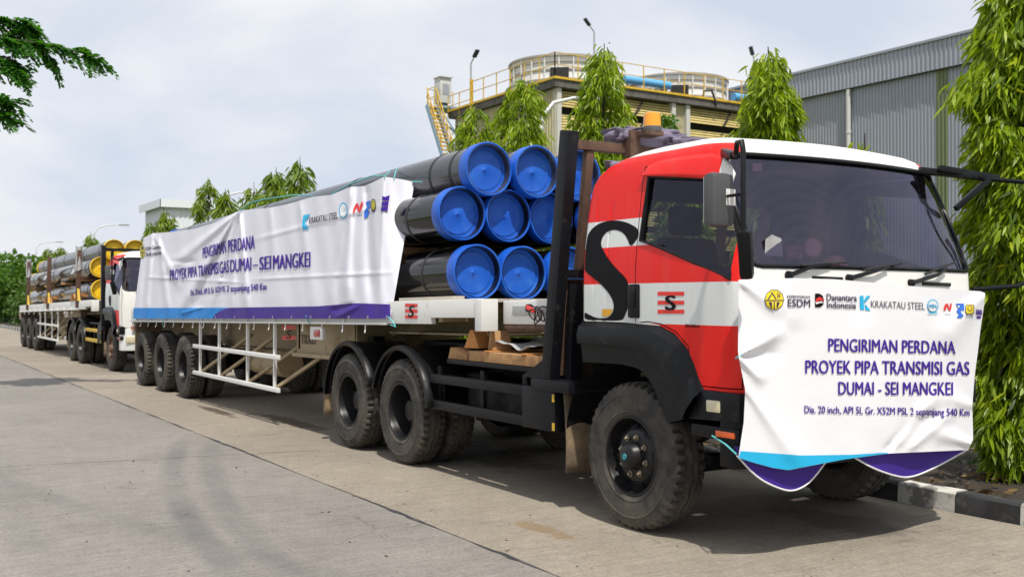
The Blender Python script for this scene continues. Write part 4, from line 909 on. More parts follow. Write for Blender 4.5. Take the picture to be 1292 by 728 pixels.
    # wheel-arch flare: outer roll, crease, return into the arch
    for s in (-1, 1):
        fm = MB(); n = len(FO); R_ = []
        def rs_(poly, k=28):
            d = np.cumsum([0] + [math.hypot(poly[i + 1][0] - poly[i][0], poly[i + 1][1] - poly[i][1]) for i in range(len(poly) - 1)]); u = np.linspace(0, d[-1], k); return np.stack([np.interp(u, d, [p[0] for p in poly]), np.interp(u, d, [p[1] for p in poly])], 1)
        o_, c_, i_ = rs_(FO), rs_(FM), rs_(FI)
        rows = [(o_, 1.205), (o_ * .75 + c_ * .25 , 1.262), (o_ * .35 + c_ * .65, 1.278), (c_, 1.27), (c_ * .97 + i_ * .03, 1.235), (i_, 1.225), (i_ * 1.0, .98)]
        k = 28
        for P_, y in rows:
            for q in P_: fm.v.append((q[0], s * y, q[1]))
        fm.f = [(r * k + j, r * k + j + 1, (r + 1) * k + j + 1, (r + 1) * k + j) for r in range(len(rows) - 1) for j in range(k - 1)]; fm.m = [0] * len(fm.f)
        B(fm, 'wheel_arch', 'black_plastic')
        lin = MB(); lin.grid(lambda u, v: (-.02 + .74 * math.cos(rad(24 + 148 * u)), s * (1.19 - .55 * v), .53 + .74 * math.sin(rad(24 + 148 * u))), 24, 2); B(lin, 'arch_liner', 'black_frame')
        # corner panel below the door, bumper end
        cp = MB(); a = [L(886, 491), L(933, 497), L(933, 533), L(867, 528)]; cp.prism(a, 'y', s * 1.10, s * 1.222); B(cp, 'corner_panel', 'black_plastic', bevel=.012)
        mk_ = L(900, 512); B(MB().box(mk_[0] - .058, mk_[0] + .062, s * 1.235, s * 1.20, mk_[1] - .040, mk_[1] + .038), 'marker_lamp', 'clear_lens', bevel=.012)
        B(MB().box(.69, 1.13, s * 1.195, s * .9, .755, .838), 'bumper_end', 'black_worn', bevel=.012)
        B(MB().box(.93, 1.10, s * 1.205, s * 1.15, .775, .815), 'side_reflector', 'orange_lens', bevel=.006)
        fl = MB(); fl.grid(lambda u, v: (-.80 + .05 * math.sin(v * 2.2) + .012 * math.sin(u * 5), s * (1.19 - .42 * u), .98 - .68 * v), 8, 8); B(fl, 'mud_flap', 'rubber_flap', thick=.012)
    bcol = 'black_plastic' if first else 'white_paint'
    bp = MB(); bp.prism([(.95, -1.19), (1.08, -1.18), (1.20, -1.05), (1.26, -.5), (1.275, 0), (1.26, .5), (1.20, 1.05), (1.08, 1.18), (.95, 1.19)], 'z', .58 if first else .52, 1.04); B(bp, 'bumper', bcol, bevel=.02)
    if not first:
        for y in (-.95, .95): B(MB().box(1.17, 1.245, y - .14, y + .14, .70, .84), 'headlamp', 'clear_lens', bevel=.02)
        B(MB().box(1.20, 1.345, -.55, .55, 1.22, 1.62), 'grille', 'black_frame', bevel=.02)
        for z in np.linspace(1.27, 1.57, 5): B(MB().box(1.345, 1.36, -.53, .53, z - .012, z + .012), 'grille_bar', 'chrome', smooth=0)
    # wipers and scuttle vents
    def fp(px_, py_, off):
        q = on_x(px_, py_, -4.62) - T1
        for _ in range(3): q = on_x(px_, py_, front_x(q[1], q[2]) + T1[0]) - T1
        return Vector((q[0] + off, q[1], q[2]))
    for a, b, c in (((994, 347), (1022, 336), (1066, 331)), ((1070, 351), (1100, 342), (1134, 332)), ((1148, 357), (1178, 347), (1202, 331))):
        wp_ = MB().tube([fp(*a, .02), fp(*b, .035), fp(*((b[0] + c[0]) / 2, (b[1] + c[1]) / 2), .03)], [.016, .012, .009], 6).build('wiper_arm', 'black_plastic', t)
        MB().tube([fp(b[0] - 14, b[1] - 1, .02), fp(*c, .02)], .008, 6).build('wiper_blade', 'strap_black', wp_); MB().lathe([(.0005, .035), (.024, .03), (.028, 0)], 'x', fp(*a, .0), 10).build('wiper_pivot', 'black_plastic', wp_)
    for x0, x1, y in ((1024, 1062, 351.5), (1163, 1198, 358.5)): B(MB().bar(fp(x0, y - .8, .008), fp(x1, y + .8, .008), .012, .026), 'scuttle_vent', 'black_plastic', bevel=.004)
    # near mirror
    arm = MB(); arm.tube([(.93, -1.10, 2.615), (1.12, -1.22, 2.56), (1.26, -1.34, 2.555), (1.33, -1.40, 2.60), (1.40, -1.43, 2.595), (1.42, -1.44, 2.54), (1.42, -1.44, 2.03)], .0165, 10); arm = B(arm, 'mirror_arm', 'black_plastic')
    MB().bar((.90, -1.09, 2.62), (1.14, -1.235, 2.555), .06, .05).build('arm_bracket', 'black_plastic', arm, bevel=.015); MB().bar((1.43, -1.44, 2.07), (1.37, -1.36, 1.78), .085, .085).build('arm_foot', 'black_plastic', arm, bevel=.03)
    MB().tube([(1.42, -1.44, 2.28), (1.25, -1.43, 2.28)], .010, 6).build('stay', 'black_plastic', arm)
    mh = B(MB().box(1.18, 1.275, -1.545, -1.36, 2.095, 2.425), 'mirror_head', 'mirror_grey', bevel=.04); MB().box(1.176, 1.18, -1.53, -1.375, 2.12, 2.40).build('mirror_glass', 'chrome', mh, smooth=0)
    MB().box(1.2755, 1.279, -1.44, -1.365, 2.225, 2.325).build('sticker', 'sticker_white', mh, bevel=.001)
    # far mirror
    arm2 = MB(); arm2.tube([(.94, 1.02, 2.62), (1.08, 1.25, 2.585), (1.18, 1.5, 2.57), (1.25, 1.75, 2.56), (1.31, 1.93, 2.50), (1.33, 1.98, 2.40), (1.33, 1.98, 2.02), (1.30, 1.90, 1.86), (1.26, 1.6, 1.76), (1.15, 1.2, 1.73)], .018, 10); arm2 = B(arm2, 'mirror_arm', 'black_plastic')
    MB().bar((1.03, .98, 2.64), (1.16, 1.52, 2.585), .045, .05).build('arm_bracket', 'black_plastic', arm2, bevel=.01); MB().bar((1.15, 1.42, 2.575), (1.06, 1.13, 2.34), .035, .045).build('arm_brace', 'black_plastic', arm2, bevel=.008); MB().bar((.92, .88, 2.63), (1.12, 1.30, 2.59), .07, .05).build('arm_plate', 'black_plastic', arm2, bevel=.01)
    mh2 = B(MB().box(1.20, 1.28, 1.86, 2.05, 2.08, 2.42), 'mirror_head', 'mirror_grey', bevel=.04)
    # chassis
    for y in (-.43, .43): B(MB().box(-5.55, 1.0, y - .04, y + .04, .74, .99), 'chassis_rail', 'black_frame', bevel=.008)
    for i, x in enumerate((-5.3, -4.1, -2.9, -2.0, -1.1)): B(MB().box(x - .05, x + .05, -.385, .385, .78, .95), 'cross_member', 'black_frame', smooth=0)
    B(MB().box(-.45, .9, -.36, .36, .62, 1.35), 'engine', 'interior', bevel=.05); B(MB().tube([(0, -.95, .50), (0, -.5, .42), (0, .5, .42), (0, .95, .50)], .07, 8), 'front_axle', 'black_frame')
    B(MB().tube([(-.5, 0, .72), (-3.5, 0, .62)], .06, 8), 'drive_shaft', 'black_frame'); B(MB().tube([(-1.2, .62, .62), (-2.5, .62, .62)], .27, 20), 'fuel_tank', 'black_worn')
    B(MB().tube([(-1.5, -.72, .66), (-2.45, -.72, .66)], .13, 16), 'air_tank', 'black_frame'); B(MB().box(-2.55, -1.9, .95, 1.18, .45, .9), 'battery_box', 'black_frame', bevel=.02)
    for x in (-3.57, -4.89):
        B(MB().tube([(x, -.95, .53), (x, .95, .53)], .10, 12), 'rear_axle', 'black_frame'); B(MB().lathe([(.0005, -.28), (.2, -.2), (.26, 0), (.2, .2), (.0005, .28)], 'x', (x, 0, .55), 16), 'differential', 'black_frame')
    for s in (-1, 1): B(MB().prism([(-5.35, .60), (-4.9, .82), (-4.23, .92), (-3.55, .82), (-3.1, .60), (-3.55, .70), (-4.23, .80), (-4.9, .70)], 'y', s * .5, s * .6), 'leaf_spring', 'black_frame')
    B(MB().prism([(-4.75, 1.10), (-4.6, 1.20), (-3.6, 1.20), (-3.35, 1.12), (-3.4, 1.05), (-4.7, 1.05)], 'y', -.45, .45), 'fifth_wheel', 'black_worn', bevel=.01)
    B(MB().box(-4.5, -3.7, -.5, .5, .99, 1.05), 'fifth_wheel_mount', 'black_frame', smooth=0)
    hub = 'teal' if first else 'hub_dirt'; rm = 'rim_black' if first else 'rim_rust'
    for s in (-1, 1):
        wheel(t, .02, s * 1.045, s, 'steer', rm, hub=hub)
        for x in (-3.57, -4.89):
            wheel(t, x, s * 1.115, s, 'drive'); wheel(t, x, s * .79, s, 'drive', inner=True)
            gm = MB(); arc_guard(gm, x, .53, .665, 8 if x > -4 else 20, 163 if x > -4 else 178, s * 1.275, s * .62); B(gm, 'mudguard', 'black_plastic', thick=.006)
    fl = MB(); fl.grid(lambda u, v: (-5.58 - .03 * v, -1.25 + .6 * u, .62 - .32 * v), 4, 4); B(fl, 'mud_flap', 'rubber_flap', thick=.01)
    # side under-run frame between front and drive wheels
    yb = -1.215
    hz = 'black_worn' if first else 'yellow_paint'
    B(MB().box(-2.95, -.86, yb - .02, yb + .05, .865, .945), 'side_rail', hz, bevel=.006); B(MB().box(-2.95, -.86, yb - .02, yb + .05, .615, .70), 'side_rail', hz, bevel=.006)
    B(MB().box(-1.31, -.84, yb - .026, yb + .10, .61, .95), 'step_plate', 'black_worn' if first else 'black_frame', bevel=.008)
    for x in (-2.9, -2.1, -1.4): B(MB().box(x - .03, x + .03, yb + .055, yb + .10, .63, 1.02), 'rail_post', 'black_frame', smooth=0)
    for x in (-2.9, -1.5): B(MB().box(x - .035, x + .035, yb + .10, -.47, .86, .93), 'rail_bracket', 'black_frame', smooth=0)
    for z in (.655, .88): B(MB().box(-.862, -.835, yb - .034, yb - .027, z - .03, z + .03), 'reflector', 'yellow_paint', smooth=0)
    B(MB().box(-2.4, -1.35, -1.05, -.52, .62, .92), 'equipment_box', 'black_frame', bevel=.02); B(MB().tube([(-2.75, -.75, .60), (-2.75, -.75, .95)], .16, 16), 'spring_pot', 'black_frame')
    B(MB().box(-2.75, -1.05, -1.16, -.48, 1.055, 1.095), 'deck_plate', 'black_worn', bevel=.004)
    # headboard
    hx = lambda z: -.95 + (z - 1.07) * .1376
    hb = lambda y, z: (hx(z), y, z)
    if not first: hx = lambda z: -.80
    pm_ = 'black_worn'
    for y in (-1.2, 1.2): B(MB().bar(hb(y, 1.0), hb(y, 2.97), .10, .125, up=(1, 0, 0)), 'headboard_post', pm_, bevel=.006)
    for y in (-1.0, -.5, 0, .5, 1.0): B(MB().bar(hb(y, 1.88), hb(y, 2.83), .07, .06, up=(1, 0, 0)), 'headboard_bar', 'rust_brown' if first else 'black_frame', bevel=.004)
    B(MB().bar(hb(-1.14, 2.87), hb(1.14, 2.87), .075, .075), 'top_rail', 'rust_brown' if first else 'black_frame', bevel=.005); B(MB().bar(hb(-1.145, 1.86), hb(1.145, 1.86), .10, .07), 'middle_rail', 'black_worn', bevel=.005)
    pl_ = MB(); pl_.bar(hb(0, 1.05), hb(0, 1.82), 2.28, .03, up=(1, 0, 0)); B(pl_, 'headboard_panel', 'rust_brown' if first else 'black_frame', smooth=0)
    for y in (-1.05, -.45, .45, 1.05): B(MB().box(hx(1.4) + .03, hx(1.4) + .09, y - .06, y + .06, 1.0, 1.8), 'panel_stiffener', 'black_worn', smooth=0)
    B(MB().box(-1.15, -.62, -1.26, 1.26, .93, 1.02), 'headboard_base', 'black_worn', bevel=.006)
    for y in (-1.2, 1.2): B(MB().prism([(-1.35, 1.02), (-.98, 1.02), (-.93, 1.22)], 'y', y - .02, y + .02), 'gusset', 'black_worn', smooth=0)
    if first:
        B(MB().bar((-.64, -.62, 2.80), (-.64, -.62, 3.01), .10, .10, up=(1, 0, 0)), 'beacon_bracket', 'rust_brown', bevel=.004); B(MB().box(-.66, -.46, -.62, -.44, 2.965, 3.0), 'beacon_shelf', 'rust_brown', smooth=0)
        bc = B(MB().lathe([(.072, 3.04), (.070, 3.10), (.066, 3.145), (.055, 3.152), (.0005, 3.154)], 'z', (-.53, -.50, 0), 24), 'beacon', 'amber'); MB().lathe([(.075, 3.0), (.078, 3.03), (.073, 3.042)], 'z', (-.53, -.50, 0), 24).build('beacon_base', 'mirror_grey', bc)
    # livery print: big letter, door badge, maker's name
    if first:
        def drape(px_, py_, off=.0025):
            q = on_y(px_, py_, 4.645) - T1; y = -side_y(min(max(q[0], -.512), 1.15), q[2]) - off; return (max(q[0], -.512) + T1[0], y + T1[1], q[2])
        z3 = lambda pts: [(680 + a / 2.696, 150 + b / 2.696) for a, b in pts]
        zq = lambda pts: [(606 + a / 2.619, 164 + b / 2.619) for a, b in pts]
        S_ = zq([(497, 383), (488, 379), (480, 360), (465, 340), (440, 329), (414, 332), (397, 350), (392, 374), (400, 394), (420, 425), (450, 459), (480, 486), (491, 510), (493, 545), (491, 580), (478, 615), (468, 632), (345, 632), (344, 601), (356, 608), (385, 622), (420, 622), (438, 606), (443, 576), (430, 545), (402, 512), (374, 489), (350, 470), (344, 462), (344, 430), (344, 360), (350, 338), (366, 318), (392, 303), (430, 297), (470, 303), (512, 324), (518, 348), (508, 366)])
        flat_obj('printed_letter', [chaikin(S_)], drape, 'ink_black', t, 6); flat_obj('printed_patch', [z3([(216, 647), (252, 647), (246, 664), (236, 671), (216, 671)])], lambda a, b: drape(a, b, .004), 'logo_orange', t, 6)
        for y0 in (368, 379.3, 390.6): flat_obj('badge_stripe', [rect(830, 863.5, y0, y0 + 5)], drape, 'logo_red', t, 8)
        text_obj('badge_letter', 'S', 840.5, 391, 852.5, 391, 18, 18, lambda a, b: drape(a, b, .0045), 'ink_black', t, .03, 8)
        text_obj('maker_name', 'ISUZU', 865, 412.6, 882, 413.6, 3.6, 3.6, lambda a, b: drape(a, b, .004), 'ink_black', t, .03, 8)
        flat_obj('fender_seam', [[(738, 403.6), (785, 404.8), (832, 409.8), (833, 411), (785, 406.4), (738, 405)]], drape, 'sticker_white', t, 8)
    return t
truck1 = tractor(tuple(T1), 'red and white tractor truck with banner across its front and big black S', True)
OFF2 = np.array([-19.5, .25, 0])
truck2 = tractor(tuple(T1 + OFF2), 'farther red and white tractor truck with white bumper and yellow side rails', False)

# ------------------------------------------------------------------ trailers
SL = .0148                                                       # the decks ride nose-up on the high fifth wheel
def trailer(off, label, first):
    r0 = np.array([-19.24, 5.86, 0]) + off
    t = thing('flatbed_trailer', label, 'trailer', tuple(r0))
    B = lambda mb, nm, mat, p=t, sh=True, **k: mb.build(nm, mat, p, shear=(SL, -2.56) if sh else None, **k)
    W = lambda x: x + 19.24                                      # world x (first trailer) -> local
    zb = 1.23; zt = 1.48                                         # rail bottom / deck top at the tail, sheared upward to the front
    wm = 'white_old'
    for s in (-1, 1):
        B(MB().prism([(W(-21.75), zb), (W(-8.78), zb), (W(-8.78), zb + .06), (W(-7.88), zb + .06), (W(-7.88), zt - .02), (W(-21.75), zt - .02)], 'y', s * 1.18, s * 1.24), 'side_beam', wm, bevel=.006)
        B(MB().box(W(-21.75), W(-9.7), s * 1.245, s * 1.275, zb - .012, zb + .012), 'hook_rail', wm, smooth=0)
        B(MB().box(W(-7.92), W(-7.80), s * 1.25, s * 1.08, zb - .06, zt - .025), 'front_post', wm, bevel=.006)
    for x in np.arange(-21.4, -9.8, .62 if first else 1.2):
        B(MB().tube([(W(x), -1.262, zb), (W(x), -1.262, zb - .05), (W(x) + .02, -1.275, zb - .085), (W(x) + .045, -1.29, zb - .095)], .0085, 5), 'rope_hook', wm)
    for x in np.arange(-21.2, -9.7, 1.15): B(MB().box(W(x) - .025, W(x) + .025, -1.262, -1.2405, zb + .015, zb + .07), 'stake_pocket', wm, smooth=0)
    B(MB().box(W(-7.80), W(-7.0), -1.03, 1.03, zb + .0, zt - .04), 'front_bolster', wm, bevel=.015); B(MB().tube([(W(-7.78), -.99, zb - .03), (W(-7.02), -.99, zb - .02)], .04, 12), 'bolster_tube', 'rust_brown')
    B(MB().box(W(-7.62), W(-7.05), -1.045, -1.031, zb + .08, zt - .09), 'coupling_plate', 'galv', bevel=.003)
    B(MB().tube([(W(-7.32), -1.045, zb + .14), (W(-7.32), -1.085, zb + .14)], .035, 10), 'air_coupling', 'black_frame'); B(MB().bar((W(-7.32), -1.09, zb + .15), (W(-7.18), -1.10, zb + .11), .03, .035), 'coupling_lever', 'logo_red', bevel=.01)
    B(MB().tube([(W(-7.1) + .05 * math.cos(a) * (1 + .3 * math.sin(a * .37)), -1.06 - .002 * i + .012 * math.sin(a * 1.7), zb + .08 + .055 * math.sin(a) + .02 * math.sin(a * .6)) for i, a in enumerate(np.linspace(0, 25, 60))], .006, 5), 'coiled_hose', 'strap_black')
    for i in range(10):
        y0 = -1.17 + i * .235; B(MB().box(W(-21.7), W(-7.85), y0, y0 + .222, zt - .05, zt - .021), 'deck_plank', 'timber_pale', smooth=0)
    for x in np.arange(-21.3, -8, 1.05): B(MB().box(W(x) - .04, W(x) + .04, -1.175, 1.175, zb + .02, zt - .06), 'cross_member', 'tan_paint', smooth=0)
    for y in (-.46, .46):
        B(MB().prism([(W(-21.6), zb - .38), (W(-13.2), zb - .42), (W(-12.0), zb - .40), (W(-11.0), zb - .12), (W(-7.9), zb - .10), (W(-7.9), zb + .02), (W(-21.6), zb + .02)], 'y', y - .015, y + .015), 'main_beam_web', 'tan_paint', smooth=0)
        B(MB().box(W(-21.6), W(-12.3), y - .09, y + .09, zb - .44, zb - .421), 'main_beam_flange', 'tan_paint', smooth=0)
    B(MB().box(W(-10.4), W(-7.9), -.9, .9, zb - .115, zb - .095), 'kingpin_plate', 'tan_paint', smooth=0)
    for x in (-13.1, -11.25):
        for y in (-.9,): B(MB().box(W(x) - .03, W(x) + .03, y - .03, y + .6, zb - .35, zb), 'outrigger', 'tan_paint', smooth=0)
    pl = B(MB().prism([(W(-13.2), zb - .42), (W(-11.25), zb - .42), (W(-11.25), zb), (W(-13.2), zb)], 'y', -.93, -.91), 'side_plate', 'tan_paint', smooth=0)
    B(MB().box(W(-13.2), W(-11.3), -1.0, -.85, zb - .45, zb - .40), 'plate_lip', 'tan_paint', smooth=0)
    for y in (-.75, .75):
        lg = B(MB().box(W(-11.15), W(-11.0), y - .08, y + .08, .42, zb), 'landing_leg', 'black_frame', sh=False, bevel=.01); MB().box(W(-11.2), W(-10.95), y - .14, y + .14, .36, .42).build('foot', 'black_frame', lg, smooth=0)
        B(MB().bar((W(-11.05), y, .6), (W(-12.1), y, 1.1), .05, .05), 'leg_brace', 'tan_paint', sh=False, smooth=0)
    B(MB().tube([(W(-14.0), -.72, .74), (W(-15.4), -.72, .74)], .19, 16), 'air_reservoir', 'tan_paint', sh=False); B(MB().box(W(-13.4), W(-12.1), -.5, .5, .45, .85), 'tool_box', 'black_frame', sh=False, bevel=.02)
    # side guard: rails, posts and raked stays
    for z0 in (.47, .90): B(MB().box(W(-17.08), W(-13.0), -1.265, -1.225, z0 - .025, z0 + .035), 'guard_rail', wm, sh=False, bevel=.005)
    for x in (-16.83, -15.78, -14.41, -13.27):
        B(MB().box(W(x) - .025, W(x) + .025, -1.224, -1.19, .45, 1.29 + .0148 * (x + 21.8) - .06), 'guard_post', wm, sh=False, smooth=0)
        B(MB().bar((W(x) + .05, -1.19, .5), (W(x) + 1.2, -.75, 1.12), .05, .04), 'guard_stay', 'tan_paint', sh=False, smooth=0)
    for i, x in enumerate((-17.71, -19.24, -20.76)):
        B(MB().tube([(W(x), -.95, .53), (W(x), .95, .53)], .08, 10), 'axle', 'black_frame', sh=False)
        for s in (-1, 1):
            wheel(t, W(x), s * 1.13, s, 'drive'); wheel(t, W(x), s * .80, s, 'drive', inner=True)
            B(MB().prism([(W(x) - .6, .62), (W(x), .72), (W(x) + .6, .62), (W(x), .82)], 'y', s * .47, s * .56), 'leaf_spring', 'black_frame', sh=False)
    B(MB().box(W(-21.78), W(-21.70), -1.22, 1.22, .95, 1.45), 'tail_beam', wm, sh=False, bevel=.008); B(MB().box(W(-21.5), W(-21.40), -1.22, -.70, .45, 1.2), 'mud_flap', 'rubber_flap', sh=False, smooth=0)
    B(MB().box(W(-21.68), W(-21.45), -1.262, -1.246, 1.06, 1.13), 'side_marker', 'orange_lens', sh=False, smooth=0)
    # marker lamp in a white frame below the rail
    ml = B(MB().box(W(-11.92), W(-11.52), -1.24, -1.20, zb - .20, zb - .045), 'marker_frame', wm, bevel=.004); MB().box(W(-11.78), W(-11.60), -1.252, -1.2405, zb - .165, zb - .08).build('marker_lens', 'red_lens', ml, shear=(SL, -2.56), bevel=.006)
    if first:
        on_beam = lambda a, b: on_y(a, b, 4.612)
        flat_obj('badge_plate', [rect(510.5, 527, 382.5, 402.5)], lambda a, b: on_y(a, b, 4.6165), 'ink_white', t, 50)
        for y0 in (383, 390.2, 397.5): flat_obj('badge_stripe', [[(511, y0), (526.5, y0 + .3), (526.5, y0 + 4.6), (511, y0 + 4.2)]], on_beam, 'logo_red', t, 50)
        text_obj('badge_letter', 'S', 515, 400, 522.5, 400, 14.5, 14.5, lambda a, b: on_y(a, b, 4.609), 'ink_black', t, .01, 50, .2)
        onp = lambda a, b: on_y(a, b, 4.925)
        for y0 in (410.5, 423.5): flat_obj('badge_stripe', [rect(356, 373, y0, y0 + 5)], onp, 'logo_red', t, 50)
        text_obj('badge_letter', 'S', 361, 427, 368, 427, 10, 10, lambda a, b: on_y(a, b, 4.922), 'ink_black', t, .01, 50, .2)
        text_obj('stencil_lettering', 'TKKU', 379.5, 434, 398, 434.5, 12, 11, lambda a, b: on_y(a, b, 4.922), 'hub_dirt', t, .02, 50)
        for i, (xa, xb, y) in enumerate(((-9.55, -8.4, -1.14), (-9.9, -8.9, -.9))): B(MB().box(W(xa), W(xb), y - .06, y + .06, zt - .02, zt + .012), 'dunnage_board', 'timber_pale', bevel=.004)
    return t
trailer1 = trailer(np.zeros(3), 'long white and tan flatbed trailer under the blue-capped pipes and white banner', True)
trailer2 = trailer(OFF2, 'farther flatbed trailer loaded with yellow-capped pipes', False)

# ------------------------------------------------------------------ pipes
PL, PR = 12.0, .254
def pipe_mesh(mat, nm='steel_pipe'):
    m = MB(); xs = np.linspace(-PL, -.0, 25)
    m.lathe([(PR, x) for x in xs], 'x', n=40); m.lathe([(PR, 0), (PR - .012, 0), (PR - .012, -.4)], 'x', n=40); m.lathe([(PR, -PL), (PR - .012, -PL), (PR - .012, -PL + .4)], 'x', n=40)
    return small(nm, m, mat)
def cap_mesh(mat):
    m = MB(); R = .272
    pr = [(PR + .002, -.16), (R - .004, -.158), (R, -.15), (R, -.010), (R - .004, 0), (R - .015, .001), (R - .020, -.006), (R - .024, -.03), (R - .030, -.100), (R - .038, -.110), (.205, -.112), (.20, -.106), (.165, -.112), (.10, -.108), (.03, -.106), (.026, -.104), (.012, -.098), (.010, -.09), (.0005, -.088)]
    m.lathe(pr, 'x', n=48); return small('end_cap', m, mat)
PIPE = {'pipe_black': pipe_mesh('pipe_black'), 'pipe_grey': pipe_mesh('pipe_grey')}
CAPS = {'blue': cap_mesh('cap_blue'), 'yellow': cap_mesh('cap_yellow')}
STRAP = small('strap', MB().lathe([(PR, -.02), (PR + .006, -.018), (PR + .006, .018), (PR, .02)], 'x', n=40), 'strap_black')
ROWN = ['bottom row', 'middle row', 'top row']
def load(off, colr, who):
    ang = math.atan(SL)
    rows = [(0, [5.05, 5.59, 6.13, 6.67], 1.925, [-8.62, -8.64, -8.6, -8.7]), (1, [5.05, 5.59, 6.13, 6.67], 2.515, [-8.93, -8.92, -8.93, -8.75]), (2, [5.32, 5.86, 6.40], 2.972, [-8.86, -8.80, -8.80])]
    sidew = 'the banner side' if colr == 'blue' else 'the upright stakes'
    for ri, ys, z, xs in rows:
        for k, (y, x) in enumerate(zip(ys, xs)):
            lab = f'long black steel pipe with {colr} end cap, {ROWN[ri]}, {ORD[k]} from {sidew}'
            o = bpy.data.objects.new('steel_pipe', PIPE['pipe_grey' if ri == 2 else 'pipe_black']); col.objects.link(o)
            jx = 0 if colr == 'blue' else random.uniform(-.25, .2)
            o.location = (x + off[0] + jx, y + off[1], z + random.uniform(-.004, .004)); o.rotation_euler = (rr.uniform(0, 6), -ang, 0)
            tag(o, lab, 'pipe', f'{colr}-capped steel pipes stacked on the trailer')
            for e in (0, 1):
                c = bpy.data.objects.new('end_cap', CAPS[colr]); col.objects.link(c); c.parent = o
                c.location = (.012, 0, 0) if e == 0 else (-PL - .012, 0, 0); c.rotation_euler = (0, 0, 0 if e == 0 else math.pi)
            for sx in ((-.24, -.75, -3.0, -6.2, -8.2, -10.6) if ri else (-.62, -5, -9)):
                st = bpy.data.objects.new('strap', STRAP); col.objects.link(st); st.parent = o; st.location = (sx + rr.uniform(-.12, .12), 0, 0)
    # timbers between the layers
    for i, x in enumerate((-10.2, -13.4, -16.6, -19.8)):
        zz = 1.925 + PR + .0148 * (x + 8.62) + .002
        o = MB().box(-.05, .05, -1.12, 1.12, 0, .075).build('timber_spacer', 'timber', bevel=.004); o.location = (x + off[0], 5.86 + off[1], zz)
        tag(o, f'sawn timber spacer between the pipe layers of the {who}, {ORD[i]} from the cab', 'timber', 'timber spacers between pipe layers')
load(np.zeros(3), 'blue', 'banner trailer'); load(OFF2, 'yellow', 'farther trailer')
# stakes and wedges of the farther trailer
for i, x in enumerate((-29.3, -34.4, -39.0)):
    r = thing('stake_post', f'rusty upright stake post holding the yellow-capped pipes, {ORD[i]} from the cab', 'stake', (x, 4.86, 0), 'stake posts on the far trailer')
    zz = 1.48 + SL * (x - OFF2[0] + 21.8)
    MB().bar((.0, 0, zz - .2), (.10, .02, 2.98), .11, .10, up=(1, 0, 0)).build('post', 'rust_brown', r, bevel=.006)
    MB().prism([(-.16, zz - .02), (.22, zz - .02), (.05, zz + .38)], 'y', -.03, .03).build('knee_plate', 'yellow_paint', r, smooth=0)
    if i != 1:
        pd_ = MB(); pd_.grid(lambda u, v: (.05 + .09 * math.cos(u * 6.283), .02 + .085 * math.sin(u * 6.283), 2.45 + .62 * v + .02 * math.sin(u * 12)), 12, 4); pd_.build('padding', 'paper', r)
    MB().bar((.05, .05, zz + .62), (.05, 2.2, zz + .62), .09, .06).build('bunk_bar', 'rust_brown', r, smooth=0)
for i, x in enumerate((-30.3, -35.2)):
    zz = 1.48 + SL * (x - OFF2[0] + 21.8) - .02
    o = MB().prism([(-.16, 0), (.16, 0), (.02, .2)], 'y', -.12, .12).build('wood_wedge', 'timber_orange', bevel=.005); o.location = (x, 4.98, zz); tag(o, f'orange timber wedge under the yellow-capped pipes, {ORD[i]} from the cab', 'wedge', 'wedges on the far trailer')
    m = MB(); m.grid(lambda u, v: (-.35 + .7 * u, -.02 - .08 * v, .62 + .18 * u * (1 - u) * 4 * .4 + .1 * u - .12 * v), 8, 3); o = m.build('loose_strap', 'paper', thick=.004); o.location = (x + .6, 4.82, zz + .1); tag(o, f'loose white webbing strap on the far pipes, {ORD[i]} from the cab', 'strap', 'loose straps on the far trailer')

# ------------------------------------------------------------------ things lying on the first tractor
pz_ = 1.10
r = thing('timber_stack', 'low stack of sawn timber boards behind the black headboard', 'timber', (-7.5, 5.1, pz_))
rq = random.Random(4)
for k in range(1):
    for i in range(5): MB().box(-.66 + rq.uniform(-.05, .03), .62 + rq.uniform(-.05, .05), -.40 + i * .135, -.275 + i * .135, 0, .09).build('board', 'timber', r, bevel=.005)
for x in (-.35, .25): MB().box(x - .04, x + .04, -.41, .27, .092, .104).build('batten', 'timber_orange', r, smooth=0)
for i, (px_, w, hh, lb) in enumerate(((600, .20, .17, 'orange wooden wedge standing on the timber boards'), (627, .16, .17, 'pale brown wooden wedge on the timber boards beside the paper sheets'))):
    q = on_y(px_, 440, 4.85); o = MB().prism([(-w / 2, 0), (w / 2, 0), (w * .12, hh), (-w * .1, hh)], 'y', -.09, .09).build('wood_wedge', ['timber_orange', 'timber'][i], bevel=.006); o.location = (q[0], 4.88, pz_ + .106); o.rotation_euler.z = .25 * (1 - 2 * i); tag(o, lb, 'wedge')
o = MB().prism([(-.17, 0), (.20, 0), (.20, .055), (-.12, .11)], 'y', -.07, .07).build('wood_wedge', 'timber', bevel=.006); q = on_y(575, 466, 4.72); o.location = (q[0], 4.80, 1.097); tag(o, 'sawn wooden wedge lying beside the drive wheel mudguard', 'wedge')
m = MB(); m.grid(lambda u, v: (.7 * u - .35, .42 * v - .2, .03 + .03 * math.sin(u * 7 + v * 2) * math.sin(v * 5 + 1) + .012 * math.sin(u * 17 + v * 4)), 18, 10); o = m.build('paper_sheets', 'paper', thick=.006); q = on_y(660, 438, 4.9); o.location = (q[0] - .02, 5.0, pz_ + .125); tag(o, 'crumpled grey paper sheets lying on the timber boards', 'paper')
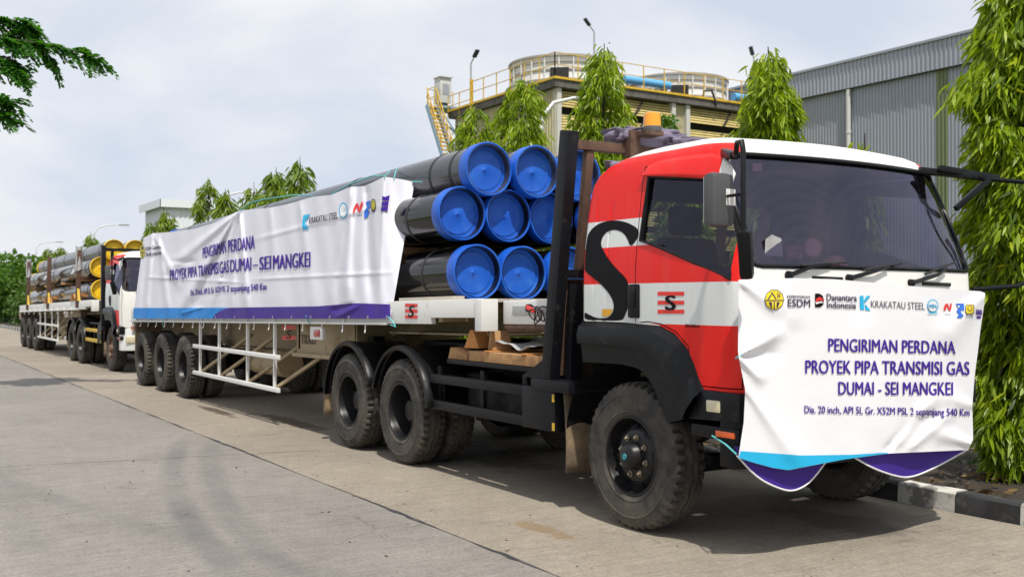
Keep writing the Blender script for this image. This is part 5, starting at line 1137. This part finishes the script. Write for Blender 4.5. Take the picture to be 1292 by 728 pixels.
# folded tarpaulin
def crumple(name, label, c, sx, sy, sz, seed, mat='tarp'):
    rs = np.random.default_rng(seed); ph = rs.uniform(0, 6.28, 12); m = MB()
    def f(u, v):
        a = u * 2 * math.pi; b = -math.pi / 2 + v * math.pi
        x, y, z = math.cos(a) * math.cos(b), math.sin(a) * math.cos(b), math.sin(b)
        k = lambda q: math.copysign(abs(q) ** .55, q)
        d = 1 + .06 * math.sin(9 * y + 4 * z + ph[0]) + .05 * math.sin(7 * x - 9 * z + ph[1]) + .05 * math.sin(15 * y + 6 * x + ph[2]) + .025 * math.sin(23 * z + 8 * y + ph[3])
        return (sx * k(x) * d, sy * k(y) * d, sz * k(z) * d * (1 + .15 * math.sin(4 * y + ph[4])))
    m.grid(f, 96, 32); o = m.build(name, mat, smooth=180); o.location = c; return tag(o, label, 'tarpaulin')
crumple('folded_tarpaulin', 'dusty purple tarpaulin bundled on top of the headboard behind the cab', (-6.60, 5.47, 2.985), .13, .38, .075, 3)
crumple('folded_tarpaulin', 'rolled dark tarpaulin hanging inside the headboard frame below its top rail', (-6.52, 5.45, 2.70), .09, .42, .07, 8)
crumple('folded_tarpaulin', 'lower fold of purple tarpaulin beside the bundled one behind the cab', (-6.48, 5.92, 2.955), .12, .36, .045, 11)

# ------------------------------------------------------------------ banners
def ridge(px_, py_, folds):
    s = 0
    for x0, y0, x1, y1, w0, w1, a in folds:
        dx, dy = x1 - x0, y1 - y0; L2 = dx * dx + dy * dy; t_ = ((px_ - x0) * dx + (py_ - y0) * dy) / L2
        if t_ < -.1 or t_ > 1.15: continue
        d = ((px_ - x0) * dy - (py_ - y0) * dx) / math.sqrt(L2); w = w0 + (w1 - w0) * max(0, min(1, t_))
        fade = min(1, (t_ + .1) / .15) * min(1, max(0, (1.15 - t_) / .3))
        s += a * math.exp(-(d / w) ** 2) * fade
    return s
SF = [(300, 268, 226, 392, 2, 7, .05), (300, 268, 262, 398, 2, 6, .045), (301, 268, 290, 398, 1.5, 5, .035), (302, 267, 312, 398, 2, 6, .05), (300, 268, 205, 345, 2, 8, .04), (299, 269, 240, 400, 1.5, 5, -.03), (192, 296, 184, 398, 2, 4, .05), (188, 300, 178, 395, 1.5, 3, -.03), (200, 300, 213, 398, 2, 5, .04), (196, 300, 225, 360, 2, 5, .03), (215, 330, 245, 330, 3, 3, -.02), (443, 238, 436, 384, 3, 8, .06), (462, 236, 470, 380, 4, 8, -.05), (443, 240, 412, 396, 2, 8, .035), (330, 300, 470, 262, 3, 3, .012), (330, 352, 490, 344, 2, 2, .012), (190, 350, 300, 356, 2, 2, .012), (340, 262, 350, 395, 3, 9, .02), (378, 256, 395, 398, 3, 9, .022), (420, 392, 446, 384, 3, 3, -.02), (425, 400, 452, 386, 3, 3, .02), (230, 395, 255, 388, 2, 2, .02)]
BA, BK = 4.565, .10
def bsurf(px_, py_, off=0.0):
    fx = 485 - 7 * (py_ - 223) / 177
    e = -.75 * ridge(px_, py_, SF) - off
    e += .004 * math.sin(px_ * .09 + py_ * .02) + .003 * math.sin(px_ * .31 - py_ * .05)
    if px_ > fx: e += .010 * (px_ - fx) * max(0, 1 - (py_ - 223) / 190) ** .8
    r_ = ray(px_, py_); t_ = (BA + BK * (CAMH - 1.35) + e) / (r_[1] - BK * r_[2]); return CP + r_ * t_
sb = thing('side_banner', 'long white banner with purple lettering draped over the pipe trailer side', 'banner', (-15.5, 4.6, 0))
TX = [181, 192, 212, 244, 268, 299, 305, 340, 361, 394, 417, 442, 460, 485, 505, 523]; TY = [300, 294.5, 293, 289, 282, 267, 265.5, 262, 258, 248.5, 246, 236, 234.7, 223, 226, 229.8]
m = MB()
def bgrid(u, v):
    tx = 181 + (523 - 181) * u; ty = float(np.interp(tx, TX, TY)); bx = float(np.interp(tx, [181, 485, 523], [168, 478, 493])); return bsurf(tx + (bx - tx) * v, ty + (402 - ty) * v)
m.grid(bgrid, 240, 90); m.build('cloth', 'banner_white', sb, world=True, smooth=180)
o3 = lambda a, b: bsurf(a, b, .008)
flat_obj('blue_border', [[(168.5, 388.5), (289, 388.2), (280, 391), (272, 396), (268, 402), (168.2, 402)]], o3, 'banner_blue', sb, 2.2)
flat_obj('purple_border', [[(289.5, 388.2), (400, 386.5), (450, 382.5), (492, 384), (492.6, 402), (268.5, 402), (272.5, 396), (280.5, 391)]], o3, 'banner_purple', sb, 2.2)
TS = lambda s, x0, y0, x1, y1, h0, h1, c='ink_purple', b=.026, sh=0: text_obj('lettering', s, x0, y0, x1, y1, h0, h1, lambda a, q: bsurf(a, q, .009), c, sb, b, 3, sh)
TS('PENGIRIMAN', 255.6, 326, 285, 319, 13, 15.5); TS('PERDANA', 287.5, 318.3, 321, 313.9, 15, 17, b=.03)
TS('PROYEK', 214.3, 354, 235.5, 351, 13, 13.5); TS('PIPA', 237, 350.8, 248.5, 349, 13, 13.5); TS('TRANSMISI', 250, 349, 275.5, 345.2, 13.5, 14.5); TS('GAS', 277, 345, 288.5, 343.6, 14.5, 15.5)
TS('DUMAI', 290.5, 343.5, 316.6, 341, 15.5, 16.5, b=.03); TS('–', 319, 341, 325, 340.6, 16, 16, b=.03); TS('SEI', 327.4, 340.8, 341.5, 339.5, 16, 17, b=.03); TS('MANGKEI', 344.5, 339.6, 391, 336.8, 17, 19, b=.03)
TS('Dia. 20 inch, API 5L Gr. X52M PSL', 240.5, 373, 284.5, 368, 7, 7.5); TS('2 sepanjang 540 Km', 286, 368, 336, 365.8, 7.5, 8.5)
def logo(nm, polys, c, fn, par, Lm=3): return flat_obj(nm, polys, fn, c, par, Lm)
so = lambda d: (lambda a, b: bsurf(a, b, .008 + d))
logo('logo_emblem', [ell(179.3, 317.5, 3.4, 8.5, 20)], 'ink_olive', so(0), sb); logo('logo_emblem', [ell(179.3, 313, 1.4, 2.2, 10), rect(177, 181.6, 318, 318.8), rect(178.9, 179.7, 318, 325)], 'ink_dark', so(.003), sb)
TS('ESDM', 183.5, 316, 190.5, 315.2, 4, 4, 'ink_dark', .02); TS('Danantara', 192, 315, 203.5, 313.6, 5, 5, 'ink_dark', .02); TS('Indonesia', 184, 323.5, 203, 321, 5, 5, 'ink_dark', .02)
logo('logo_letter', [[(382.5, 271.5), (386.5, 270.7), (384.5, 280.5), (386, 290), (381.5, 289.6), (381, 281)], [(387, 270.6), (391, 270), (385.4, 280.2)], [(385.5, 281), (389.2, 289.8), (386.6, 290)]], 'ink_cyan', so(0), sb)
TS('KRAKATAU STEEL', 390, 282.3, 425.7, 275.6, 7.5, 8, 'ink_dark', .005)
logo('logo_ring', [ell(432.8, 265.7, 5.4, 10.2, 28)], 'ink_cyan', so(0), sb); logo('logo_ring', [ell(432.8, 265.7, 4.3, 8.4, 24)], 'ink_white', so(.003), sb); TS('WIFA', 429.6, 268.6, 436.4, 266.8, 5.5, 5.5, 'ink_cyan', .03)
logo('logo_mark', [[(446, 270), (444.6, 266), (448, 258), (451, 256), (453, 262), (456, 254), (458, 256), (455, 266), (452, 268), (449.5, 261)]], 'ink_red', so(0), sb); TS('namira', 448, 273.4, 456.5, 272.2, 2.2, 2.2, 'ink_dark', .0)
logo('logo_mark', [[(461, 255), (467, 253), (467, 262), (463.5, 265), (466, 268), (463, 274.5), (459, 275), (459.5, 266), (463, 261)]], 'ink_blue', so(0), sb)
logo('logo_mark', [ell(470.7, 259.3, 3.2, 8.6, 18)], 'ink_dark', so(0), sb); logo('logo_mark', [ell(470.7, 258.6, 2.5, 6.6, 18)], 'ink_olive', so(.003), sb)
logo('logo_mark', [[(482, 247.5), (486, 248.5), (491.5, 246), (490.5, 253), (482, 253)], [(481.5, 254.5), (490.3, 254.3), (489.6, 259.5), (481, 260)], [(480.8, 261), (489.5, 260.8), (489, 266.5), (485, 265.5), (480, 267)]], 'ink_purple', so(0), sb)

# front banner
FF = [(931, 450, 985, 418, 2, 9, .03), (931, 450, 980, 446, 2, 8, -.02), (931, 450, 962, 480, 2, 8, .025), (940, 490, 1010, 585, 3, 14, .02), (1130, 560, 1180, 500, 4, 9, .03), (1118, 566, 1165, 522, 4, 8, -.025), (1150, 564, 1200, 520, 4, 8, .02), (1000, 352, 1000, 410, 6, 14, .012), (935, 356, 985, 392, 3, 12, .02), (1242, 372, 1190, 430, 4, 20, .02), (1226, 560, 1180, 545, 3, 12, .025), (1090, 405, 1110, 560, 14, 18, .012), (1226, 512, 1190, 500, 4, 14, .015)]
def fsurf(px_, py_, off=0.0):
    X = -4.52; rg = ridge(px_, py_, FF)
    for _ in range(3):
        q = on_x(px_, py_, X); X = -4.475 - .135 * ((q[1] - 5.86) / 1.22) ** 2 + rg + off + .008 * math.sin(q[1] * 9 + q[2] * 3)
    return on_x(px_, py_, X)
fbn = thing('front_banner', 'white banner with purple lettering and logos tied across the truck front', 'banner', (-4.48, 5.86, 0))
FTX = [932, 960, 1004, 1054, 1123, 1178, 1237, 1243]; FTY = [353, 352.5, 351, 352.4, 358.6, 363.5, 367.5, 370]
FBX = [931, 950, 974, 994, 1012, 1064, 1121, 1221]; FBY = [577, 583, 589.6, 592.5, 589, 579, 571.5, 567]
LYs = [353, 400, 440, 452, 491, 532, 577]; LXs = [932, 931.5, 931, 932, 940, 938, 931]; RYs = [369, 385, 414, 446, 471, 512, 553, 567]; RXs = [1243, 1241.5, 1237, 1233, 1229.5, 1226, 1227, 1221]
m = MB()
def fgrid(u, v):
    ty = float(np.interp(932 + 311 * u, FTX, FTY)); by = float(np.interp(931 + 290 * u, FBX, FBY)); y = ty + (by - ty) * v
    xl = float(np.interp(353 + 224 * v, LYs, LXs)); xr = float(np.interp(369 + 198 * v, RYs, RXs)); return fsurf(xl + (xr - xl) * u, y)
m.grid(fgrid, 100, 72); m.build('cloth', 'banner_front', fbn, world=True, smooth=180)
f3 = lambda d: (lambda a, b: fsurf(a, b, .003 + d))
flat_obj('blue_border', [[(934, 568.5), (970, 571), (1010, 574), (1076, 573), (1121, 570), (1118, 571.6), (1064, 579), (1012, 588.8), (994, 592.3), (974, 589.4), (950, 582.8), (931.5, 577)]], f3(.001), 'ink_cyan', fbn, 5)
# the lower part of the cloth hangs in two swags behind
def swag(pts_top, pts_bot, back):
    pts_bot = opench(pts_bot)
    m = MB()
    def f(u, v):
        a = [np.interp(u, np.linspace(0, 1, len(pts_top)), [p[i] for p in pts_top]) for i in (0, 1)]; b = [np.interp(u, np.linspace(0, 1, len(pts_bot)), [p[i] for p in pts_bot]) for i in (0, 1)]
        return fsurf(a[0] + (b[0] - a[0]) * v, a[1] + (b[1] - a[1]) * v, -back - .02 * math.sin(v * 2.6) - .02 * v + .02 * math.sin(u * 7))
    m.grid(f, 30, 10); o = m.build('lower_fold', 'banner_purple', fbn, world=True, smooth=180)
    e = MB(); e.tube([f(u, 1.0) for u in np.linspace(0, 1, 31)], .006, 5); e.build('hem', 'ink_white', o, world=True)
swag([(926, 562), (955, 570), (990, 576), (1020, 572), (1042, 570)], [(929, 574), (955, 603), (985, 617), (1002, 619), (1022, 608), (1042, 581)], .02)
swag([(1074, 562), (1110, 560), (1150, 555), (1190, 555), (1222, 552)], [(1078, 577), (1100, 590), (1128, 600), (1148, 602.5), (1180, 589), (1219, 567)], .02)
TF = lambda s, x0, y0, x1, y1, h0, h1, c='ink_purple', b=.026, d=.002: text_obj('lettering', s, x0, y0, x1, y1, h0, h1, f3(d), c, fbn, b, 6, 0, (1, 0, 0))
TF('PENGIRIMAN PERDANA', 1045, 443, 1205, 446.5, 16, 16); TF('PROYEK PIPA TRANSMISI GAS', 1016, 470.8, 1222.5, 472.8, 16.5, 16.5); TF('DUMAI - SEI MANGKEI', 1057.5, 497.5, 1201.5, 498, 16, 16)
TF('Dia. 20 inch, API 5L Gr. X52M PSL 2 sepanjang 540 Km', 1014.6, 520.5, 1222.5, 524.5, 9, 9, b=.02)
TF('KEMENTERIAN', 993, 375.5, 1022, 376.3, 3, 3, 'ink_dark', .01); TF('ESDM', 994, 386.8, 1022, 387.5, 9.5, 9.5, 'ink_dark', .016); TF('Danantara', 1043, 379, 1081, 380, 8.3, 8.3, 'ink_dark', .02); TF('Indonesia', 1043.5, 388.4, 1080, 389.4, 8.3, 8.3, 'ink_dark', .02)
TF('KRAKATAU STEEL', 1099, 388, 1167, 390.8, 8.8, 8.8, 'ink_grey', -.003)
FL = lambda polys, c, d=.002, nm='logo_mark': logo(nm, polys, c, f3(d), fbn, 4)
FL([ell(977, 378.2, 12.6, 13.2, 10)], 'ink_dark', .001, 'logo_emblem'); FL([ell(977, 378.2, 11.7, 12.3, 10)], 'ink_yellow', .003, 'logo_emblem')
FL([rect(966, 988, 378.4, 379.6), rect(976.4, 977.6, 379, 390.4), [(968.5, 377), (973, 371), (974, 372), (970, 378)], [(972.5, 368.5), (975, 369.5), (980, 377), (978.6, 377.6)], rect(981, 981.8, 369, 377), rect(983.4, 984.2, 370, 376), rect(981, 984.2, 373, 374), [(970, 381), (974, 381), (974, 389), (972.6, 388)], [(980, 381), (984, 381), (981.4, 388), (980, 389)]], 'ink_dark', .005, 'logo_emblem')
FL([[(1028.5, 370.3), (1034, 370.3), (1038, 373), (1039.7, 378), (1039, 384), (1035, 387.5), (1028.5, 387.5)]], 'ink_black', .002); FL([[(1028.5, 380), (1031, 376), (1035, 374.5), (1038, 377), (1039.6, 380), (1035, 378.8), (1031.5, 381)]], 'ink_red', .004); FL([[(1028.5, 381.2), (1033, 381), (1036, 380), (1039.3, 382), (1034, 382.4), (1030, 384)]], 'ink_white', .005)
FL([[(1085, 373), (1089.5, 373.2), (1089.8, 382), (1090.5, 391), (1085.3, 390.6)], [(1094, 373.2), (1098.5, 373.4), (1091, 382.4), (1090.4, 378.5)], [(1091.4, 383), (1098.6, 392), (1092, 391.4)]], 'ink_cyan', .002, 'logo_letter')
FL([ell(1177, 386, 7, 8.2, 28)], 'ink_cyan', .002, 'logo_ring'); FL([ell(1177, 386, 5.9, 6.9, 24)], 'ink_white', .004, 'logo_ring'); TF('WIFA', 1172, 388.4, 1182, 388.8, 4.6, 4.6, 'ink_cyan', .035, .006); FL([rect(1171, 1183, 394.6, 395.8)], 'ink_cyan', .004, 'logo_ring')
FL([[(1190.5, 392), (1191.6, 386), (1193, 383.4), (1196, 383), (1198, 389), (1199, 383), (1201, 382.6), (1200, 390.5), (1197.8, 393), (1195, 386), (1193.4, 391.5)]], 'ink_red', .002); TF('namira', 1192.5, 397, 1200, 397.4, 1.8, 1.8, 'ink_grey', 0)
FL([[(1206, 383), (1216.5, 383), (1216.5, 392), (1212, 391), (1213, 395), (1216, 398), (1213, 401), (1207, 401), (1210, 396), (1206.5, 393), (1209, 389)]], 'ink_blue', .002); FL([[(1207.5, 386), (1211, 385.5), (1210, 388.5)]], 'ink_white', .004)
FL([rpoly(1218, 1229.3, 384, 396.5, 3)], 'ink_dark', .001); FL([rpoly(1218.8, 1228.5, 384.8, 395.6, 2.6)], 'ink_yellow', .003); FL([ell(1223.6, 389, 3, 3.4, 14)], 'ink_dark', .004); FL([ell(1223.6, 389, 2.2, 2.6, 14)], 'ink_yellow', .006); TF('PUPR', 1219, 399.6, 1228, 399.9, 2, 2, 'ink_dark', .01)
TF('88', 1231.6, 397.2, 1238.8, 398, 7, 7, 'ink_purple', .03); FL([ell(1235, 400.3, 3.2, 1.6, 10)], 'ink_purple', .002)

EYE = small('eyelet', MB().lathe([(.008, 0), (.011, .003), (.016, .003), (.018, 0)], 'x', n=12), 'galv')
for px_ in range(176, 492, 24):
    o = bpy.data.objects.new('eyelet', EYE); col.objects.link(o); o.parent = sb; o.location = Vector(bsurf(px_, 400.2, .011)) - sb.location; o.rotation_euler = (0, 0, -math.pi / 2)
# ropes
def rope(label, pts, r_=.006):
    o = MB().tube(pts, r_, 6).build('rope', 'rope_cyan'); c = np.array(pts[0]); return tag(o, label, 'rope', 'cyan tie ropes of the banners')
def onpipe(px_, py_, Y): return on_y(px_, py_, Y)
rope('cyan rope tying the upper corner of the side banner to the pipe ends', [bsurf(485, 223, .01), on_y(492, 216, 5.05), on_y(500, 213, 5.12), bsurf(497, 225, .01)])
rope('cyan rope stretched from the banner edge to the middle-row pipe', [bsurf(520, 229, .012), on_y(530, 229.5, 5.06), on_y(540, 230, 5.10)])
rope('cyan rope tying the lower corner of the side banner to the rail hooks', [bsurf(490, 400, .012), on_y(496, 406, 4.585), on_y(499, 412, 4.585), on_y(493, 410, 4.585)])
rope('cyan rope lying along the topmost pipe above the banner peak', [on_y(300, 268, 4.98), on_y(316, 256, 5.08), on_y(330, 252, 5.10), on_y(372, 246, 5.08), on_y(394, 247, 4.97)], .008)
rope('cyan rope over the topmost pipe near its tied end', [on_y(418, 245, 4.97), on_y(440, 233, 5.07), on_y(470, 222, 5.08), on_y(485, 222, 4.97)], .008)
rope('cyan rope end dangling below the blue banner border', [bsurf(206, 398, .012), on_y(206, 404, 4.578), on_y(205, 411, 4.578)])
rope('short cyan rope below the purple banner border', [bsurf(386, 398, .012), on_y(389, 404, 4.578), on_y(391, 409, 4.578)])
rope('cyan rope holding the front banner edge at the cab door', [fsurf(932, 450, .008), on_x(928, 452, -4.66), on_x(936, 447, -4.6)])
rope('cyan rope from the front banner fold to the bumper reflector', [fsurf(928, 572, .0), on_y(915, 560, 4.66), on_y(898, 549, 4.66)])
